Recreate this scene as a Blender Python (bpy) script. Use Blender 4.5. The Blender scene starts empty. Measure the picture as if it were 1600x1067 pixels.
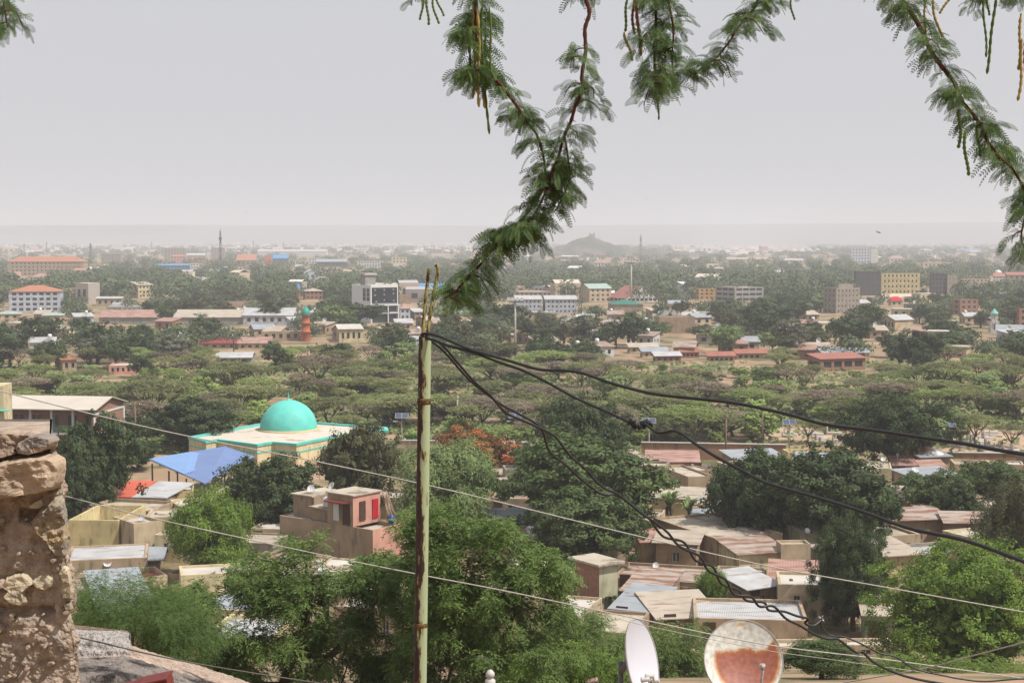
import bpy, math, random
import numpy as np
from mathutils import Vector, noise
S = bpy.context.scene
COL = S.collection
# ---------------------------------------------------------------- camera
HC, F, YH = 32.0, 2400.0, 374.0
PT = math.atan((533.5-YH)/F)
cam = bpy.data.cameras.new('camera'); co = bpy.data.objects.new('camera', cam); COL.objects.link(co)
co.location = (0,0,HC); co.rotation_euler = (math.pi/2-PT,0,0)
cam.sensor_width = 36; cam.lens = F/1600*36; cam.clip_start = .1; cam.clip_end = 40000
S.camera = co
# ---------------------------------------------------------------- sky, sun, exposure
SUN_EL, SUN_AZ = 56, 112
w = bpy.data.worlds.new("World"); S.world = w; w.use_nodes = True
nt = w.node_tree; nt.nodes.clear()
sk = nt.nodes.new('ShaderNodeTexSky'); sk.sky_type='NISHITA'; sk.sun_disc=False
sk.sun_elevation=math.radians(SUN_EL); sk.sun_rotation=math.radians(SUN_AZ); sk.dust_density=8; sk.air_density=1.2
b1 = nt.nodes.new('ShaderNodeBackground'); b1.inputs[1].default_value=.10; nt.links.new(sk.outputs[0], b1.inputs[0])
b2 = nt.nodes.new('ShaderNodeBackground'); b2.inputs[0].default_value=(.612,.618,.655,1); b2.inputs[1].default_value=1.0
mx = nt.nodes.new('ShaderNodeMixShader'); mx.inputs[0].default_value=.9
nt.links.new(b1.outputs[0],mx.inputs[1]); nt.links.new(b2.outputs[0],mx.inputs[2])
wo = nt.nodes.new('ShaderNodeOutputWorld'); nt.links.new(mx.outputs[0], wo.inputs[0])
sl = bpy.data.lights.new('sun','SUN'); sl.energy=5.0; sl.angle=math.radians(.6); sl.color=(1,.955,.88)
so = bpy.data.objects.new('sun', sl); COL.objects.link(so)
sd = Vector((math.sin(math.radians(SUN_AZ))*math.cos(math.radians(SUN_EL)), math.cos(math.radians(SUN_AZ))*math.cos(math.radians(SUN_EL)), math.sin(math.radians(SUN_EL))))
so.rotation_euler = sd.to_track_quat('Z','Y').to_euler()
S.view_settings.view_transform='Standard'; S.view_settings.look='None'; S.view_settings.gamma=1; S.view_settings.exposure=.10
S.render.engine='CYCLES'
c=S.cycles; c.max_bounces=6; c.diffuse_bounces=2; c.glossy_bounces=2; c.transmission_bounces=3; c.volume_bounces=1; c.transparent_max_bounces=6
c.use_denoising=True; c.caustics_reflective=False; c.caustics_refractive=False
# ---------------------------------------------------------------- pixels -> world
cp, sp = math.cos(PT), math.sin(PT)
def ray(px,py):
    u=(px-800)/F; v=(533.5-py)/F
    return Vector((u, cp+v*sp, -sp+v*cp))
def P(px,py,Y):
    d=ray(px,py); k=Y/d.y
    return Vector((d.x*k, Y, HC+d.z*k))
def zt(Y):
    return 0.0 if Y>=115 else 30.0*(1-Y/115.0)
def G(px,py):
    d=ray(px,py)
    if d.z>-1e-4: d.z=-1e-4
    k=HC/-d.z
    Y=d.y*k
    if Y<115:  # slope 30/115
        m=30/115.0     # HC+d.z*k = 30 - m*d.y*k
        k=(HC-30)/(-d.z-m*d.y) if (-d.z-m*d.y)>1e-3 else 115/d.y
        k=min(k,115/d.y)
    return d*k+Vector((0,0,HC))
def px_of(p):
    v=Vector(p)-Vector((0,0,HC)); dep=v.y*cp-v.z*sp
    return 800+F*v.x/dep, 533.5-F*(v.y*sp+v.z*cp)/dep
# ---------------------------------------------------------------- colour, materials
def L1(c): c/=255.; return c/12.92 if c<=.04045 else ((c+.055)/1.055)**2.4
def A(r,g,b,k=.62): return (L1(r)*k, L1(g)*k, L1(b)*k)
MATS={}
def mat(name, col, rough=.9, var=.18, scale=1.5, bump=0.0, metal=0.0, stain=None, sthr=.55, sscale=(1,1,.25), sz=1.0, rnd=0.0, ridge=None, bd=.02, spec=.3):
    if name in MATS: return MATS[name]
    m=bpy.data.materials.new(name); m.use_nodes=True; n=m.node_tree.nodes; l=m.node_tree.links
    bs=n['Principled BSDF']; bs.inputs['Roughness'].default_value=rough; bs.inputs['Metallic'].default_value=metal
    bs.inputs['Specular IOR Level'].default_value=spec
    tc=n.new('ShaderNodeTexCoord'); nz=n.new('ShaderNodeTexNoise'); nz.inputs['Scale'].default_value=scale; nz.inputs['Detail'].default_value=5
    l.new(tc.outputs['Object'],nz.inputs['Vector'])
    mr=n.new('ShaderNodeMapRange'); mr.inputs[1].default_value=.3; mr.inputs[2].default_value=.7; mr.inputs[3].default_value=1-var; mr.inputs[4].default_value=1+var
    l.new(nz.outputs[0],mr.inputs[0])
    vm=n.new('ShaderNodeVectorMath'); vm.operation='SCALE'; vm.inputs[0].default_value=col; l.new(mr.outputs[0],vm.inputs['Scale'])
    out=vm.outputs[0]
    if rnd:
        oi=n.new('ShaderNodeObjectInfo'); m2=n.new('ShaderNodeMapRange'); m2.inputs[3].default_value=1-rnd; m2.inputs[4].default_value=1+rnd
        l.new(oi.outputs['Random'],m2.inputs[0]); v2=n.new('ShaderNodeVectorMath'); v2.operation='SCALE'; l.new(out,v2.inputs[0]); l.new(m2.outputs[0],v2.inputs['Scale']); out=v2.outputs[0]
    if stain:
        mp=n.new('ShaderNodeMapping'); mp.inputs['Scale'].default_value=sscale; l.new(tc.outputs['Object'],mp.inputs[0])
        n2=n.new('ShaderNodeTexNoise'); n2.inputs['Scale'].default_value=sz; n2.inputs['Detail'].default_value=7; n2.inputs['Roughness'].default_value=.65
        l.new(mp.outputs[0],n2.inputs['Vector'])
        r=n.new('ShaderNodeMapRange'); r.inputs[1].default_value=sthr-.04; r.inputs[2].default_value=sthr+.08; l.new(n2.outputs[0],r.inputs[0])
        mi=n.new('ShaderNodeMix'); mi.data_type='RGBA'; mi.inputs[7].default_value=(*stain,1); l.new(r.outputs[0],mi.inputs[0]); l.new(out,mi.inputs[6]); out=mi.outputs[2]
    l.new(out,bs.inputs['Base Color'])
    if bump:
        n3=n.new('ShaderNodeTexNoise'); n3.inputs['Scale'].default_value=scale*6; n3.inputs['Detail'].default_value=8; l.new(tc.outputs['Object'],n3.inputs['Vector'])
        bp=n.new('ShaderNodeBump'); bp.inputs['Strength'].default_value=bump; bp.inputs['Distance'].default_value=bd; l.new(n3.outputs[0],bp.inputs['Height']); l.new(bp.outputs[0],bs.inputs['Normal'])
    if ridge:
        wv=n.new('ShaderNodeTexWave'); wv.bands_direction=ridge[0]; wv.inputs['Scale'].default_value=ridge[1]; l.new(tc.outputs['Object'],wv.inputs['Vector'])
        bp=n.new('ShaderNodeBump'); bp.inputs['Strength'].default_value=.7; bp.inputs['Distance'].default_value=.03; l.new(wv.outputs[0],bp.inputs['Height']); l.new(bp.outputs[0],bs.inputs['Normal'])
    MATS[name]=m; return m
def leafmat(name, c1, c2, trans=.25, rnd=.12, c3=None, c3p=.9):
    """leaf colour from c1 (dark) to c2 (light) by the leaf's own 'var'"""
    if name in MATS: return MATS[name]
    m=bpy.data.materials.new(name); m.use_nodes=True; n=m.node_tree.nodes; l=m.node_tree.links
    bs=n['Principled BSDF']; bs.inputs['Roughness'].default_value=.6; bs.inputs['Specular IOR Level'].default_value=.25
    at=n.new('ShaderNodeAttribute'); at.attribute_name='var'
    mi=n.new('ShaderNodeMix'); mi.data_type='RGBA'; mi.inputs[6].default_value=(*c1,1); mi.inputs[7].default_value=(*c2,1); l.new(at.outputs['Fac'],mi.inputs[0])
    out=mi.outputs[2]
    if c3:
        g=n.new('ShaderNodeMath'); g.operation='GREATER_THAN'; g.inputs[1].default_value=c3p; l.new(at.outputs['Fac'],g.inputs[0])
        m3=n.new('ShaderNodeMix'); m3.data_type='RGBA'; m3.inputs[7].default_value=(*c3,1); l.new(out,m3.inputs[6]); l.new(g.outputs[0],m3.inputs[0]); out=m3.outputs[2]
    oi=n.new('ShaderNodeObjectInfo'); mr=n.new('ShaderNodeMapRange'); mr.inputs[3].default_value=1-rnd; mr.inputs[4].default_value=1+rnd; l.new(oi.outputs['Random'],mr.inputs[0])
    v=n.new('ShaderNodeVectorMath'); v.operation='SCALE'; l.new(out,v.inputs[0]); l.new(mr.outputs[0],v.inputs['Scale'])
    l.new(v.outputs[0],bs.inputs['Base Color'])
    tr=n.new('ShaderNodeBsdfTranslucent'); l.new(v.outputs[0],tr.inputs[0])
    ms=n.new('ShaderNodeMixShader'); ms.inputs[0].default_value=trans; l.new(bs.outputs[0],ms.inputs[1]); l.new(tr.outputs[0],ms.inputs[2])
    l.new(ms.outputs[0],n['Material Output'].inputs[0])
    MATS[name]=m; return m
def attrmat(name, rough=.9):
    m=bpy.data.materials.new(name); m.use_nodes=True; n=m.node_tree.nodes; l=m.node_tree.links
    at=n.new('ShaderNodeAttribute'); at.attribute_name='tint'; l.new(at.outputs['Color'],n['Principled BSDF'].inputs['Base Color']); n['Principled BSDF'].inputs['Roughness'].default_value=rough
    return m
# ---------------------------------------------------------------- object helpers
def link(name, data, parent=None, loc=None, rz=0.0):
    o=bpy.data.objects.new(name, data); COL.objects.link(o)
    if parent: o.parent=parent
    if loc is not None: o.location=loc
    if rz: o.rotation_euler=(0,0,rz)
    return o
def tag(o,label=None,cat=None,group=None,kind=None):
    if label:
        o['label']=label
    if cat: o['category']=cat
    if group: o['group']=group
    if kind: o['kind']=kind
    return o
def thing(name,label,cat,loc=(0,0,0),rz=0.0,group=None):
    return tag(link(name,None,None,loc,rz),label,cat,group)
class MB:
    def __init__(s): s.v=[]; s.f=[]; s.m=[]; s.sm=[]
    def quad(s,a,b,c,d,m=0): s.poly([a,b,c,d],m)
    def poly(s,pts,m=0,sm=False):
        n=len(s.v); s.v+= [tuple(p) for p in pts]; s.f.append(tuple(range(n,n+len(pts)))); s.m.append(m); s.sm.append(sm)
    def box(s,x0,y0,z0,x1,y1,z1,m=0,T=None):
        c=[(x0,y0,z0),(x1,y0,z0),(x1,y1,z0),(x0,y1,z0),(x0,y0,z1),(x1,y0,z1),(x1,y1,z1),(x0,y1,z1)]
        if T: c=[T(*p) for p in c]
        n=len(s.v); s.v+=[tuple(p) for p in c]
        for q in ((0,3,2,1),(4,5,6,7),(0,1,5,4),(1,2,6,5),(2,3,7,6),(3,0,4,7)):
            s.f.append(tuple(n+i for i in q)); s.m.append(m); s.sm.append(False)
    def slab(s,pts,th,m=0):
        """closed slab: polygon pts (top face) given thickness th downward"""
        lo=[(p[0],p[1],p[2]-th) for p in pts]; n=len(s.v); k=len(pts)
        s.v+=[tuple(p) for p in pts]+lo
        s.f.append(tuple(range(n,n+k))); s.f.append(tuple(range(n+2*k-1,n+k-1,-1)))
        for i in range(k):
            j=(i+1)%k; s.f.append((n+i,n+k+i,n+k+j,n+j))
        s.m+=[m]*(k+2); s.sm+=[False]*(k+2)
    def tube(s,pts,rad,seg=8,m=0,cap=True,sm=True):
        pts=[Vector(p) for p in pts]; k=len(pts)
        if not hasattr(rad,'__len__'): rad=[rad]*k
        up=None; n0=len(s.v)
        for i,p in enumerate(pts):
            t=(pts[min(i+1,k-1)]-pts[max(i-1,0)])
            t=t.normalized() if t.length>1e-9 else Vector((0,0,1))
            if up is None:
                up=Vector((0,0,1)) if abs(t.z)<.9 else Vector((1,0,0))
            a=t.cross(up); a=a.normalized() if a.length>1e-6 else Vector((1,0,0)); b=a.cross(t); up=b
            for j in range(seg):
                th=2*math.pi*j/seg; s.v.append(tuple(p+(a*math.cos(th)+b*math.sin(th))*rad[i]))
        for i in range(k-1):
            for j in range(seg):
                q=n0+i*seg+j; q2=n0+i*seg+(j+1)%seg
                s.f.append((q,q2,q2+seg,q+seg)); s.m.append(m); s.sm.append(sm)
        if cap:
            s.f.append(tuple(n0+j for j in reversed(range(seg)))); s.f.append(tuple(n0+(k-1)*seg+j for j in range(seg))); s.m+=[m,m]; s.sm+=[False,False]
    def lathe(s,prof,seg=24,c=(0,0,0),m=0,sm=True):
        n0=len(s.v)
        for r,z in prof:
            for j in range(seg):
                th=2*math.pi*j/seg; s.v.append((c[0]+r*math.cos(th),c[1]+r*math.sin(th),c[2]+z))
        for i in range(len(prof)-1):
            for j in range(seg):
                q=n0+i*seg+j; q2=n0+i*seg+(j+1)%seg
                s.f.append((q,q2,q2+seg,q+seg)); s.m.append(m); s.sm.append(sm)
    def mesh(s,name,mats):
        me=bpy.data.meshes.new(name); me.from_pydata(s.v,[],s.f)
        if not isinstance(mats,(list,tuple)): mats=[mats]
        for a in mats: me.materials.append(a)
        me.polygons.foreach_set('material_index',s.m); me.polygons.foreach_set('use_smooth',s.sm); me.update(); return me
    def build(s,name,mats,parent=None,loc=None,rz=0.0): return link(name,s.mesh(name,mats),parent,loc,rz)
def quadmesh(name, V, mats, var=None, tint=None):
    """V (N,4,3) -> mesh of N quads"""
    V=np.asarray(V,dtype=np.float32); N=V.shape[0]
    me=bpy.data.meshes.new(name); me.vertices.add(4*N); me.vertices.foreach_set('co',V.reshape(-1))
    me.loops.add(4*N); me.loops.foreach_set('vertex_index',np.arange(4*N,dtype=np.int32))
    me.polygons.add(N); me.polygons.foreach_set('loop_start',np.arange(0,4*N,4,dtype=np.int32))
    me.polygons.foreach_set('loop_total',np.full(N,4,dtype=np.int32))
    for a in (mats if isinstance(mats,(list,tuple)) else [mats]): me.materials.append(a)
    me.update(calc_edges=True)
    if var is not None:
        at=me.attributes.new('var','FLOAT','FACE'); at.data.foreach_set('value',np.asarray(var,dtype=np.float32))
    if tint is not None:
        at=me.attributes.new('tint','FLOAT_COLOR','FACE'); t=np.ones((N,4),dtype=np.float32); t[:,:3]=tint; at.data.foreach_set('color',t.reshape(-1))
    return me
def unit(a): return a/np.maximum(np.linalg.norm(a,axis=-1,keepdims=True),1e-9)
def leaves(pos, nrm, size, aspect=.5, rng=None, droop=0.0, dirs=None):
    """rhombic leaves at pos with normals nrm"""
    N=len(pos); rng=rng or np.random.default_rng(0)
    d=rng.normal(size=(N,3)) if dirs is None else dirs
    d=d+np.array([0,0,-droop]); d=d-nrm*np.sum(d*nrm,1,keepdims=True); d=unit(d); s=np.cross(nrm,d)
    L=(size*(.7+.6*rng.random(N)))[:,None]; W=L*aspect
    return np.stack([pos-d*L*.5, pos+s*W*.5-d*L*.05, pos+d*L*.5, pos-s*W*.5-d*L*.05],1)
# ---------------------------------------------------------------- ground sheet
gm=mat('dry_ground',A(205,172,140,.50),var=.22,scale=.05,stain=A(120,125,80,.5),sthr=.52,sscale=(1,1,1),sz=.09)
ys=[-40,-10,0,10,20,35,50,65,80,95,105,115,125,160,220,300,420,600,850,1200,1700,2500,3600,5000,7000,9000,12500]
xs=[-6500,-3500,-2000,-1200,-700,-400,-220,-120,-60,-30,-12,0,12,30,60,120,220,400,700,1200,2000,3500,6500]
g=MB(); idx={}
for j,y in enumerate(ys):
    for i,x in enumerate(xs): idx[i,j]=len(g.v); g.v.append((x,y,zt(y)))
for j in range(len(ys)-1):
    for i in range(len(xs)-1): g.f.append((idx[i,j],idx[i+1,j],idx[i+1,j+1],idx[i,j+1])); g.m.append(0); g.sm.append(True)
tag(g.build('ground',gm),kind='structure')
# far escarpment
rg=MB(); R=random.Random(5); N=70; rows=[]
for k in range(N+1):
    x=-4200+8400*k/N; t=k/N
    top=108+22*t+5*math.sin(t*9)+4*noise.noise(Vector((t*14,0,0)))
    rows.append([(x,8200+300*math.sin(t*5),0),(x,8700+250*math.sin(t*7),top*.55),(x,8950+120*math.sin(t*23),top*.93),(x,9150,top),(x,10500,top+2),(x,11800,0)])
n0=0
for r in rows: rg.v+=r
for k in range(N):
    for q in range(5): a=k*6+q; rg.f.append((a,a+6,a+7,a+1)); rg.m.append(0); rg.sm.append(False)
tag(rg.build('hills',mat('escarpment_rock',A(110,100,92,.6),scale=.003)),kind='structure')
# the rocky hill with a ruin on its top
C=G(915,402); hw=C.y/F
hm=mat('hill_rock',A(135,122,105,.5),scale=.03,var=.3,stain=A(85,95,70,.5),sthr=.5,sscale=(1,1,1),sz=.02)
prof=[(690,402),(760,399),(815,394),(845,391),(870,388),(890,381),(905,375),(914,372),(930,371),(940,374),(955,379),(975,384),(1000,389),(1040,391.5),(1090,395),(1160,400)]
hb=MB(); K=17
def crest(px):
    for (a,b),(c2,d) in zip(prof,prof[1:]):
        if a<=px<=c2: return b+(d-b)*(px-a)/(c2-a)
    return 402
nx=110
for i in range(nx+1):
    px=690+470*i/nx; ct=P(px,crest(px),C.y+120).z
    for j in range(K):
        s=j/(K-1); y=C.y+40+s*200; e=math.sin(math.pi*s)**.8
        x=(px-800)/F*C.y
        z=ct*e+2.5*noise.noise(Vector((x*.06,y*.06,0)))*e*2
        hb.v.append((x,y,max(z,-1) if 0<j<K-1 else -1))
for i in range(nx):
    for j in range(K-1):
        a=i*K+j; hb.f.append((a,a+K,a+K+1,a+1)); hb.m.append(0); hb.sm.append(False)
tag(hb.build('rocky_hill',hm),kind='structure')
# bare pale fields beyond the trees
fm=mat('bare_soil',A(222,205,188,.6),var=.12,scale=.02)
def patch(name,pts,m,zz=.3):
    b=MB(); q=[G(*p) for p in pts]; q=[Vector((a.x,a.y,zz)) for a in q]; b.slab(q,zz+.2); o=b.build(name,m); tag(o,kind='structure'); return o
patch('field',[(1056,398.5),(1250,397.5),(1200,385.5),(1090,387)],fm)
patch('field',[(860,403),(1010,402.5),(1000,399.5),(870,400)],mat('red_soil',A(205,130,105,.6),scale=.03))
patch('field',[(1110,389.6),(1150,389.4),(1140,386.5),(1115,386.7)],mat('grey_field',A(180,185,195,.6),scale=.03),.5)
patch('dirt_yard',[(1195,690),(1340,690),(1290,668),(1200,668)],mat('pink_dirt',A(222,190,160,.55),scale=.2),.05)
patch('dirt_yard',[(1470,706),(1640,706),(1620,672),(1500,672)],MATS['pink_dirt'],.05)
patch('dirt_yard',[(200,700),(250,700),(245,650),(205,645)],MATS['pink_dirt'],.05)
# air
hz=MB(); hz.box(-6600,-60,-3,6600,12600,175)
hv=bpy.data.materials.new('hazy_air'); hv.use_nodes=True; n=hv.node_tree.nodes; n.remove(n['Principled BSDF'])
pv=n.new('ShaderNodeVolumePrincipled'); pv.inputs['Color'].default_value=(.785,.815,.885,1); pv.inputs['Density'].default_value=2.5e-4; pv.inputs['Anisotropy'].default_value=0.0
hv.node_tree.links.new(pv.outputs[0],n['Material Output'].inputs['Volume'])
tag(hz.build('haze',hv),kind='stuff')
# ---------------------------------------------------------------- labels by landmark
FP=[]
LM=[]      # (px, py, phrase)
PROT=[]    # picture boxes of buildings that stay in view: x0,x1,ytop,ybase,depth
def hidden_behind(px,yb,wpx,hpx,keep=.3):
    for (a,b,c,d,D) in PROT:
        if yb>d-1:
            ox=min(b,px+wpx/2)-max(a,px-wpx/2); oy=min(d,yb)-max(c,yb-hpx)
            if ox>0 and oy>0 and ox*oy>keep*(wpx*hpx) : return True
            if ox>0 and oy>0 and ox*oy>.18*(b-a)*(d-c): return True
    return False
PEND=[]   # (object, px, py, descriptor)
ORD=['nearest','second','third','fourth','fifth','sixth','seventh','eighth','ninth','tenth','eleventh','twelfth']
def finish_labels():
    groups={}
    for o,px,py,desc in PEND:
        nw=len(desc.split()); best=min([q for q in LM if nw+4+len(q[2].split())<=16],key=lambda q:(q[0]-px)**2+(2.2*(q[1]-py))**2)
        dx=px-best[0]; dy=py-best[1]
        if abs(dx)>abs(dy)*1.3: rel='left of' if dx<0 else 'right of'
        else: rel='in front of' if dy>0 else 'behind'
        groups.setdefault((desc,rel,best[2]),[]).append(((dx*dx+4*dy*dy),o,rel))
    for (desc,rel,ph),L in groups.items():
        L.sort(key=lambda t:t[0])
        for i,(_,o,_) in enumerate(L):
            if len(L)==1: o['label']=f'{desc} {rel} {ph}'
            else: o['label']=f'{ORD[i] if i<12 else str(i+1)+"th"} {desc} {rel} {ph}'
# ---------------------------------------------------------------- buildings
GL=mat('dark_glass',(.03,.035,.045),rough=.25,var=.2,scale=.7,spec=.5)
SHUT=mat('brown_shutter',A(95,70,55,.6),scale=3)
def facade(mb,o,ud,W,h,rows,cols,ww=.5,wh=.45,dep=.22,sill=.3,mg=.04,m=0,z0=0):
    """wall face with real openings; returns opening centres (x,y,z,w,h,angle)"""
    nx,ny=ud[1],-ud[0]; P_=lambda s,z,d=0:(o[0]+ud[0]*s-nx*d,o[1]+ud[1]*s-ny*d,z)
    if rows*cols==0: mb.quad(P_(0,z0),P_(W,z0),P_(W,h),P_(0,h),m); return []
    cw=W*(1-2*mg)/cols; rh=(h-z0)/rows; xs=[0]; zs=[z0]
    for c in range(cols): a=W*mg+c*cw+cw*(1-ww)/2; xs+= [a,a+cw*ww]
    xs.append(W)
    for r in range(rows): a=z0+r*rh+rh*sill; zs+=[a,a+rh*wh]
    zs.append(h); out=[]
    for i in range(len(xs)-1):
        for j in range(len(zs)-1):
            x0,x1,a,b=xs[i],xs[i+1],zs[j],zs[j+1]
            if i%2 and j%2:
                mb.quad(P_(x0,a),P_(x1,a),P_(x1,a,dep),P_(x0,a,dep),m); mb.quad(P_(x0,b,dep),P_(x1,b,dep),P_(x1,b),P_(x0,b),m)
                mb.quad(P_(x0,a),P_(x0,a,dep),P_(x0,b,dep),P_(x0,b),m); mb.quad(P_(x1,a,dep),P_(x1,a),P_(x1,b),P_(x1,b,dep),m)
                c=P_((x0+x1)/2,(a+b)/2,dep); out.append((c[0],c[1],c[2],x1-x0,b-a,math.atan2(ud[1],ud[0])))
            else: mb.quad(P_(x0,a),P_(x1,a),P_(x1,b),P_(x0,b),m)
    return out
def solve(xL,xC,xR,yb,yt,th,Ld):
    c=G(xC,yb); r=ray(xC,yt); h=HC+r.z*(c.y/r.y)-c.z
    tr=ray(xR,yb); t=tr.x/tr.y; W=(t*c.y-c.x)/(math.cos(th)-t*math.sin(th))
    if xL<xC-.5:
        tl=ray(xL,yb); t=tl.x/tl.y; dn=math.sin(th)+t*math.cos(th)
        L=(c.x-t*c.y)/dn if dn>.05 else Ld
        L=min(max(L,2),max(14,1.6*W))
    else: L=Ld
    return c,max(W,1),L,max(h,1)
def wins(ws,parent,m,name='window',cap=90,frame=None):
    cache={}
    if len(ws)>cap: ws=sorted(ws,key=lambda q:-q[3]*q[4])[:cap]
    for (x,y,z,a,b,an) in ws:
        k=(round(a,2),round(b,2))
        if k not in cache:
            q=MB(); q.box(-a/2,-.03,-b/2,a/2,.03,b/2)
            fr=None
            if frame:
                fb=MB(); t=min(.06,a*.08)
                fb.box(-a/2,-.07,-b/2,-a/2+t,-.032,b/2); fb.box(a/2-t,-.07,-b/2,a/2,-.032,b/2); fb.box(-a/2+t,-.07,-b/2,a/2-t,-.032,-b/2+t); fb.box(-a/2+t,-.07,b/2-t,a/2-t,-.032,b/2); fb.box(-t/2,-.068,-b/2+t,t/2,-.032,b/2-t)
                fr=fb.mesh('frame',frame)
            cache[k]=(q.mesh(name,m),fr)
        o=link(name,cache[k][0],parent,(x,y,z),an)
        if cache[k][1]: link('frame',cache[k][1],o)
def house(name,label,cat,xL,xC,xR,yb,yt,th=18,wall=None,roof='flat',rmat=None,rh=1.5,rows=1,cols=3,sc=None,Ld=10,ww=.45,wh=.45,sill=.3,oh=.4,lm=None,group=None,door=False,frame=None,gl=None,prot=True,z0=0,par=.35,axis='x',label_auto=None,rows2=None,trim=None):
    th=math.radians(th); c,W,L,h=solve(xL,xC,xR,yb,yt,th,Ld)
    t=thing(name,label,cat,c,th,group); FP.append((c.x+math.cos(th)*W/2-math.sin(th)*L/2,c.y+math.sin(th)*W/2+math.cos(th)*L/2,.42*math.hypot(W,L)))
    wm=wall; mb=MB(); sc=max(1,int(cols*L/max(W,1)*.9)) if sc is None else sc; r2=rows if rows2 is None else rows2
    ws=facade(mb,(0,0),(1,0),W,h,rows,cols,ww,wh,sill=sill,z0=z0)
    ws+=facade(mb,(0,L),(0,-1),L,h,r2 if sc else 0,sc,ww,wh,sill=sill,z0=z0)
    ws+=facade(mb,(W,0),(0,1),L,h,r2 if sc else 0,sc,ww,wh,sill=sill,z0=z0)
    mb.quad((W,L,z0),(0,L,z0),(0,L,h),(W,L,h))
    if roof=='flat':
        p=min(.25,W*.05); hh=h
        o4=[(0,0),(W,0),(W,L),(0,L)]; i4=[(p,p),(W-p,p),(W-p,L-p),(p,L-p)]
        for k in range(4):
            a,b=o4[k],o4[(k+1)%4]; e,f_=i4[k],i4[(k+1)%4]
            mb.quad((*a,hh),(*b,hh),(*f_,hh),(*e,hh)); mb.quad((*e,hh),(*f_,hh),(*f_,hh-par),(*e,hh-par))
        r=MB(); r.box(p-.001,p-.001,h-par-.12,W-p+.001,L-p+.001,h-par+.005)
    else:
        r=MB(); tk=.12
        if roof=='gable':
            if axis=='x':
                mb.poly([(W,0,h),(W,L,h),(W,L/2,h+rh)]); mb.poly([(0,L,h),(0,0,h),(0,L/2,h+rh)])
                k=rh/(L/2)
                for s in (0,1):
                    y0=-oh if s==0 else L+oh; pts=[(-oh,y0,h-k*oh),(W+oh,y0,h-k*oh),(W+oh,L/2,h+rh),(-oh,L/2,h+rh)]
                    if s: pts=pts[::-1]
                    r.slab([(a,b_,z+.15) for a,b_,z in pts],tk)
            else:
                mb.poly([(0,0,h),(W,0,h),(W/2,0,h+rh)]); mb.poly([(W,L,h),(0,L,h),(W/2,L,h+rh)])
                k=rh/(W/2)
                for s in (0,1):
                    x0=-oh if s==0 else W+oh; pts=[(x0,L+oh,h-k*oh),(x0,-oh,h-k*oh),(W/2,-oh,h+rh),(W/2,L+oh,h+rh)]
                    if s: pts=pts[::-1]
                    r.slab([(a,b_,z+.15) for a,b_,z in pts],tk)
        elif roof=='hip':
            a=min(W,L)/2
            if W>=L: r0,r1=(a,L/2),(W-a,L/2)
            else: r0,r1=(W/2,a),(W/2,L-a)
            e=[(-oh,-oh),(W+oh,-oh),(W+oh,L+oh),(-oh,L+oh)]; zb=h+.02; zt_=h+rh
            if W>=L: F4=[[e[0],e[1],r1,r0],[e[1],e[2],r1],[e[2],e[3],r0,r1],[e[3],e[0],r0]]
            else: F4=[[e[0],e[1],r0],[e[1],e[2],r1,r0],[e[2],e[3],r1],[e[3],e[0],r0,r1]]
            for f_ in F4: r.poly([(*q,zb if q in e else zt_) for q in f_])
            r.poly([(*q,zb) for q in e[::-1]])
        elif roof=='shed':   # high at the back
            pts=[(-oh,-oh,h+.05),(W+oh,-oh,h+.05),(W+oh,L+oh,h+rh+.05),(-oh,L+oh,h+rh+.05)]
            r.slab([(a,b_,z+.1) for a,b_,z in pts],.08); mb.poly([(W,0,h),(W,L,h),(W,L,h+rh)]); mb.poly([(0,L,h),(0,0,h),(0,L,h+rh)]); mb.quad((W,L,h),(0,L,h),(0,L,h+rh),(W,L,h+rh))
    mb.build('wall',wm,t); r.build('roof',rmat,t)
    if door and ws:
        x=W*.08; q=MB(); q.box(x,-.05,.02,x+1,.02,2.1); q.build('door',door,t)
    wins(ws,t,gl or GL,frame=frame)
    if lm: LM.append(((xL+xR)/2,yb-4,lm))
    if prot: PROT.append((xL,xR,yt,yb,c.y))
    return t,W,L,h
# roof and wall materials
def tin(name,col,rust=None,thr=.55): return mat(name,col,rough=.55,var=.12,scale=.5,stain=rust,sthr=thr,sscale=(.35,1.6,1),sz=.9,ridge=('X',2.2),spec=.4)
RUST=A(150,85,60,.6)
T_white=tin('white_tin',A(226,226,228,.56),A(190,178,165,.55),.56); T_grey=tin('grey_tin',A(185,192,200,.6),A(150,120,100,.6),.6); T_rusty=tin('rusty_tin',A(205,190,178,.62),A(165,118,95,.6),.50)
T_red=tin('red_tin',A(190,122,106,.6)); T_orange=tin('orange_tin',A(208,138,104,.6)); T_pink=tin('pink_tin',A(205,165,152,.62),A(165,115,95,.6),.52); T_blue=tin('blue_tin',A(110,165,215,.6)); T_teal=tin('teal_tin',A(188,212,200,.6)); T_green=tin('green_tin',A(40,140,115,.6))
T_tan=tin('tan_tin',A(214,200,182,.62),A(170,135,112,.6),.58)
def pl(name,c,k=.62,st=(120,100,80),thr=.57): return mat(name,A(*c,k),var=.2,scale=.5,stain=tuple(.55*a_+.45*b_ for a_,b_ in zip(A(*st,.5),A(*c,k))),sthr=thr,sscale=(1.6,1.6,.45),sz=.9,bump=.3)
P_tan=pl('tan_plaster',(222,200,168)); P_cream=pl('cream_plaster',(238,222,180)); P_yel=pl('yellow_plaster',(236,216,162)); P_brown=pl('brown_plaster',(200,176,148)); P_mud=pl('mud_plaster',(182,158,134))
P_pink=pl('pink_plaster',(232,176,158)); P_white=pl('white_plaster',(232,230,228)); P_grey=pl('grey_render',(178,175,170)); P_lblue=pl('pale_blue_plaster',(212,220,232)); P_conc=pl('raw_concrete',(178,168,155))
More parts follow.
